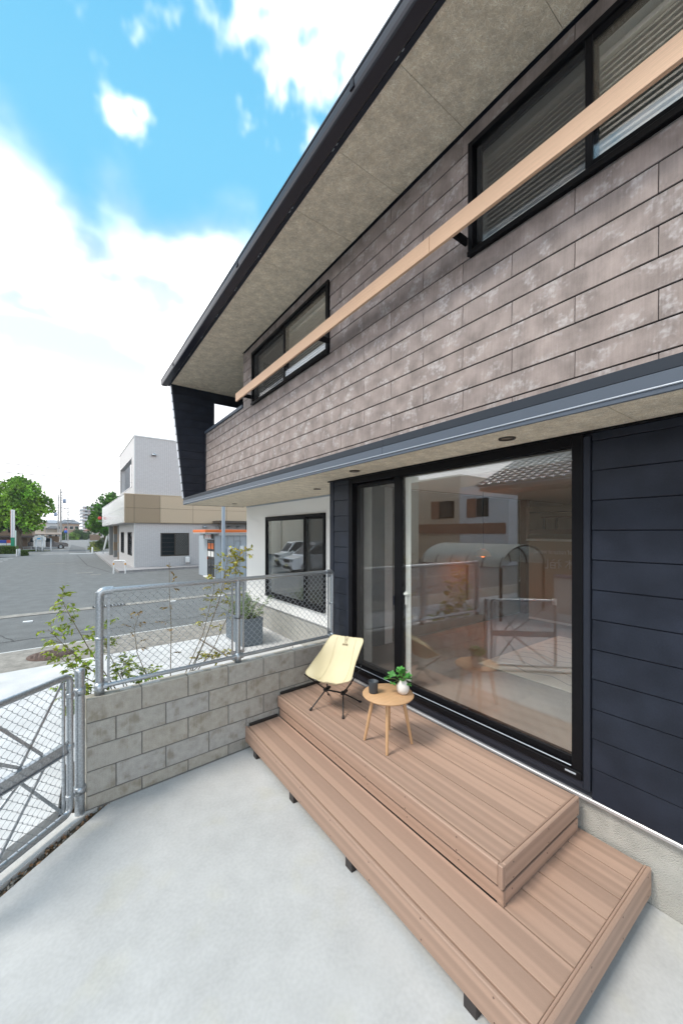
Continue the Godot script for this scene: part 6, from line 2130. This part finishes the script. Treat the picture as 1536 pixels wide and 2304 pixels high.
		for k in 3:
			slabp(p, "cross_arm", M.grey_plastic, q[0] - 0.9 + k * 0.1, q[0] + 0.9 - k * 0.15, q[2] - 0.9 - k * 1.6, q[2] - 0.8 - k * 1.6, q[1] + 0.16, q[1] + 0.24)
		for k in 4:
			slabp(p, "insulator", M.grey_plastic, q[0] - 0.85 + k * 0.52, q[0] - 0.75 + k * 0.52, q[2] - 0.79, q[2] - 0.6, q[1] + 0.15, q[1] + 0.25)
		if q[3] > 0.15:
			var tm := MB.new()
			tm.lathe([Vector2(0, -0.45), Vector2(0.28, -0.4), Vector2(0.3, 0.35), Vector2(0.2, 0.45), Vector2(0, 0.46)], 14)
			put(p, "transformer", tm.done(), mk("transformer_blue", Color(0.24, 0.3, 0.42), 0.6) if not M.has("transformer_blue") else M.transformer_blue, Vector3(q[0] + (0.62 if q[3] > 0.18 else -0.5), q[2] - 2.6 - (0.0 if q[3] > 0.18 else 2.0), q[1] + 0.2))
	var lines := [
		[Vector3(-0.7, 10.2, -100), Vector3(40, 9.0, -85), "highest cable running right from the tallest utility pole"],
		[Vector3(-0.7, 8.6, -100), Vector3(38, 8.0, -90), "second cable running right from the tallest utility pole, under the highest"],
		[Vector3(-0.7, 7.6, -100), Vector3(8, 6.6, -108), "third cable to the right of the tallest utility pole"],
		[Vector3(-0.7, 6.8, -100), Vector3(9, 6.1, -112), "fourth cable to the right of the tallest utility pole"],
		[Vector3(-0.7, 5.6, -100), Vector3(9, 5.0, -120), "lowest cable to the right of the tallest utility pole"],
		[Vector3(-0.7, 9.2, -100), Vector3(-40, 9.8, -95), "cable running left from the tallest utility pole behind the tree"],
		[Vector3(-1.2, 7.4, -108), Vector3(-30, 7.6, -108), "upper cable running left from the thinner pole"],
		[Vector3(-1.2, 6.4, -108), Vector3(-30, 6.2, -108), "lower cable running left from the thinner pole"],
		[Vector3(-1.2, 5.6, -108), Vector3(8, 5.7, -140), "upper cable from the thinner pole to the far slim pole"],
		[Vector3(-1.2, 4.9, -108), Vector3(10, 5.2, -150), "lower cable from the thinner pole towards the apartment block"],
		[Vector3(0.6, 7.8, -124), Vector3(20, 9.5, -130), "rising cable from the slim pole towards the tiled building"],
		[Vector3(0.6, 6.9, -124), Vector3(8, 7.6, -150), "flat cable from the slim pole to the far pole"],
		[Vector3(0.6, 4.6, -124), Vector3(11, 11.5, -110), "steep cable climbing right from the slim pole before the apartment block"],
		[Vector3(-1.2, 8.4, -108), Vector3(7, 7.6, -150), "top cable from the thinner pole to the far pole"],
		[Vector3(-60, 13.5, -60), Vector3(40, 10.8, -62), "middle of the three long faint cables high over the street"],
		[Vector3(-60, 12.2, -60), Vector3(40, 9.9, -62), "lowest of the three long faint cables high over the street"],
		[Vector3(-60, 15.5, -66), Vector3(40, 12.6, -62), "highest of the three long faint cables high over the street"]]
	for q: Array in lines:
		var m := MB.new()
		var pts := []
		var p0: Vector3 = q[0]
		var p1: Vector3 = q[1]
		for i in 13:
			var t := i / 12.0
			pts.append(p0.lerp(p1, t) - Vector3(0, p0.distance_to(p1) * 0.055 * t * (1.0 - t), 0))
		m.tube(pts, 0.045, 5, false)
		tag(put(self, "power_line", m.done(), mk("cable", Color(0.09, 0.09, 0.1), 0.7) if not M.has("cable") else M.cable), q[2], "cable", "overhead cables")
	for i in 3:
		var m := MB.new()
		m.tube([Vector3(-9.5, 9.55 - i * 0.28, -61 - i), Vector3(-1.72 - i * 0.18, 8.86 - i * 0.32, -61 - i)], 0.03, 6)
		var o := put(self, "cable_stub", m.done(), M.cable)
		tag(o, ["top one of three dark rods ending right of the tree crown", "middle one of three dark rods ending right of the tree crown", "lowest of three dark rods ending right of the tree crown"][i], "rod", "rods at the tree crown")


func house_far(label: String, at: Vector3, w: float, h: float, d: float, rise: float, wall: Color, roof: Color, nw: int) -> void:
	var o := thing("distant_house", label, "house", at)
	var wm := mk("wall %s" % at, wall, 0.85)
	slabp(o, "wall", wm, at.x - w / 2, at.x + w / 2, at.y, at.y + h, at.z - d, at.z)
	var m := MB.new()
	var e := 0.45
	var x0 := at.x - w / 2 - e
	var x1 := at.x + w / 2 + e
	var z0 := at.z - d - e
	var z1 := at.z + e
	var y := at.y + h
	var a := Vector3(x0, y, z1)
	var b := Vector3(x1, y, z1)
	var c := Vector3(x1, y, z0)
	var q := Vector3(x0, y, z0)
	var r0 := Vector3(at.x - w * 0.22, y + rise, (z0 + z1) / 2)
	var r1 := Vector3(at.x + w * 0.22, y + rise, (z0 + z1) / 2)
	m.quad(a, b, r1, r0)
	m.quad(c, q, r0, r1)
	m.tri(b, c, r1)
	m.tri(q, a, r0)
	m.span(x0, x1, y - 0.18, y - 0.01, z0, z1)
	put(o, "roof", m.done(), mk("roof %s" % at, roof, 0.6))
	for i in nw:
		var x := at.x - w / 2 + w * (i + 0.5) / nw
		for fl in 1 + int(h > 4.5):
			var wo := slabp(o, "window", M.white_paint, x - 0.55, x + 0.55, at.y + 0.9 + fl * 2.6, at.y + 2.0 + fl * 2.6, at.z + 0.001, at.z + 0.06)
			slabp(wo, "pane", M.dark_glass, x - 0.48, x + 0.48, at.y + 0.97 + fl * 2.6, at.y + 1.93 + fl * 2.6, at.z + 0.061, at.z + 0.065)


# behind and beside the camera: what the glass shows in reflection
func build_across() -> void:
	var n := thing("tiled_roof_house", "neighbouring house with dark clay roof tiles mirrored in the glass door", "house", Vector3(-9.5, -0.1, -3))
	slabp(n, "wall", mk("neighbour_wall", Color(0.36, 0.29, 0.22), 0.85), -13, -7.1, -0.1, 3.7, -7.2, 3.0)
	slabp(n, "eave_board", M.red_brown_wood, -13.6, -6.15, 3.75, 3.86, -8.1, 3.8)
	var mm := MultiMesh.new()
	mm.transform_format = MultiMesh.TRANSFORM_3D
	var tile := MB.new()
	tile.smooth(true)
	for k in 6:
		var a0 := PI * k / 6.0
		var a1 := PI * (k + 1) / 6.0
		var f := func(a: float, s: float) -> Vector3: return Vector3(s * 0.16, 0.085 * sin(a) + (0.05 if s < 0 else 0.0), 0.15 * -cos(a))
		tile.quad(f.call(a0, 1.0), f.call(a1, 1.0), f.call(a1, -1.0), f.call(a0, -1.0))
	tile.smooth(false)
	tile.box(Vector3(-0.0, 0.0, 0), Vector3(0.32, 0.02, 0.3))
	mm.mesh = tile.done()
	var list := []
	for r in 13:
		for c in 40:
			list.append(Transform3D(Basis(Vector3.UP, PI) * Basis(Vector3.BACK, 0.42), Vector3(-6.15 - r * 0.27, 3.93 + r * 0.122, -8.0 + c * 0.3)))
	mm.instance_count = list.size()
	for i in list.size():
		mm.set_instance_transform(i, list[i])
	var to := MultiMeshInstance3D.new()
	to.name = "roof_tiles"
	to.multimesh = mm
	to.material_override = mk("roof_tile", Color(0.27, 0.25, 0.31), 0.3)
	to.set_meta("kind", "stuff")
	n.add_child(to, true)
	to.position = -W[n]
	var gab := MB.new()
	gab.prism(PackedVector2Array([Vector2(-6.2, 3.87), Vector2(-9.7, 5.45), Vector2(-13.5, 3.87)]), Vector3(0, 0, -7.9), Vector3.RIGHT, Vector3.UP, 11.7)
	put(n, "roof_body", gab.done(), M.roof_tile)
	for q: Array in [[-4.6, -3.0, 1.6, 2.9], [-1.6, 0.4, 0.2, 2.3]]:
		slabp(n, "window", M.black_alu, -7.1, -7.02, q[2], q[3], q[0], q[1])
	# shelter with arched clear roof
	var s := thing("arched_shelter", "low shelter with arched pale plastic roof mirrored in the glass door", "shelter", Vector3(-4.3, -0.1, -6.8))
	var arch := func(t: float) -> Vector2: return Vector2(-5.5 + 2.3 * (0.5 - 0.5 * cos(PI * t)), 1.35 + 0.62 * sin(PI * t) * (1.0 - 0.15 * t))
	for k in 6:
		var m := MB.new()
		var pts := []
		for i in 13:
			var p: Vector2 = arch.call(i / 12.0)
			pts.append(Vector3(p.x, p.y, -8.1 + k * 0.52))
		m.tube(pts, 0.025, 6)
		put(s, "rib", m.done(), M.bronze_alu)
	var sh := MB.new()
	sh.smooth(true)
	for i in 12:
		var p: Vector2 = arch.call(i / 12.0)
		var q: Vector2 = arch.call((i + 1) / 12.0)
		sh.quad(Vector3(p.x, p.y + 0.03, -8.15), Vector3(p.x, p.y + 0.03, -5.45), Vector3(q.x, q.y + 0.03, -5.45), Vector3(q.x, q.y + 0.03, -8.15))
	var plas := mk("plastic_sheet", Color(0.62, 0.6, 0.55), 0.4)
	plas.backlight_enabled = true
	plas.backlight = Color(0.8, 0.8, 0.75)
	put(s, "roof_sheet", sh.done(), plas)
	for z: float in [-8.1, -5.5]:
		for x: float in [-5.45, -3.25]:
			slabp(s, "post", M.bronze_alu, x - 0.03, x + 0.03, -0.1, 1.36, z - 0.03, z + 0.03)
	# beige two storey building over the road
	var b := thing("beige_building", "beige two storey building with brown shutters mirrored in the glass door", "building", Vector3(-25, -0.1, -24))
	slabp(b, "wall", mk("beige_wall", Color(0.6, 0.5, 0.41), 0.85), -32, -20, -0.1, 7.0, -36, -19.2)
	slabp(b, "annex", mk("grey_wall", Color(0.66, 0.66, 0.7), 0.85), -32, -19.9, -0.1, 5.9, -19.19, -15)
	slabp(b, "band", mk("rust_band", Color(0.3, 0.15, 0.1), 0.8), -19.99, -19.85, 2.2, 3.0, -36, -15.2)
	for q: Array in [[-25.6, -24.2], [-21.2, -19.8], [-17.6, -16.6]]:
		var wo := slabp(b, "window", M.black_alu, -20.0, -19.86, 3.5, 4.9, q[0], q[1])
		slabp(wo, "pane", M.dark_glass, -19.859, -19.85, 3.6, 4.8, q[0] + 0.1, q[1] - 0.1)
		slabp(b, "shutter", M.rust_band, -20.0, -19.86, 3.45, 4.95, q[0] - 0.9, q[0] - 0.05)
	var wh := thing("warehouse", "long cream ribbed warehouse wall mirrored behind the parked cars", "warehouse", Vector3(-11, -0.1, -33))
	slabp(wh, "wall", mk("cream_wall", Color(0.72, 0.66, 0.54), 0.8), -16, -11, -0.1, 6.5, -48, -20)
	for i in 6:
		slabp(wh, "pilaster", mk("cream_rib", Color(0.6, 0.55, 0.45), 0.8) if not M.has("cream_rib") else M.cream_rib, -10.99, -10.9, -0.1, 6.5, -46 + i * 4.6, -45.7 + i * 4.6)
	var yw := thing("boundary_wall", "low grey boundary wall mirrored behind the gate", "wall", Vector3(-4.5, -0.1, -2))
	slabp(yw, "wall", M.kerb, -5.6, -5.45, -0.1, 1.0, -5.2, 3.5)
	slabp(yw, "cap", M.roof_tile, -5.66, -5.39, 1.001, 1.09, -5.2, 3.5, 0.02)


func _ready() -> void:
	rng.seed = 20240
	set_up()
	materials()
	build_ground()
	build_house()
	build_deck()
	build_block_wall()
	build_fence_and_gate()
	build_furniture()
	build_plants()
	build_room()
	build_bank()
	build_street()
	build_far()
	build_across()
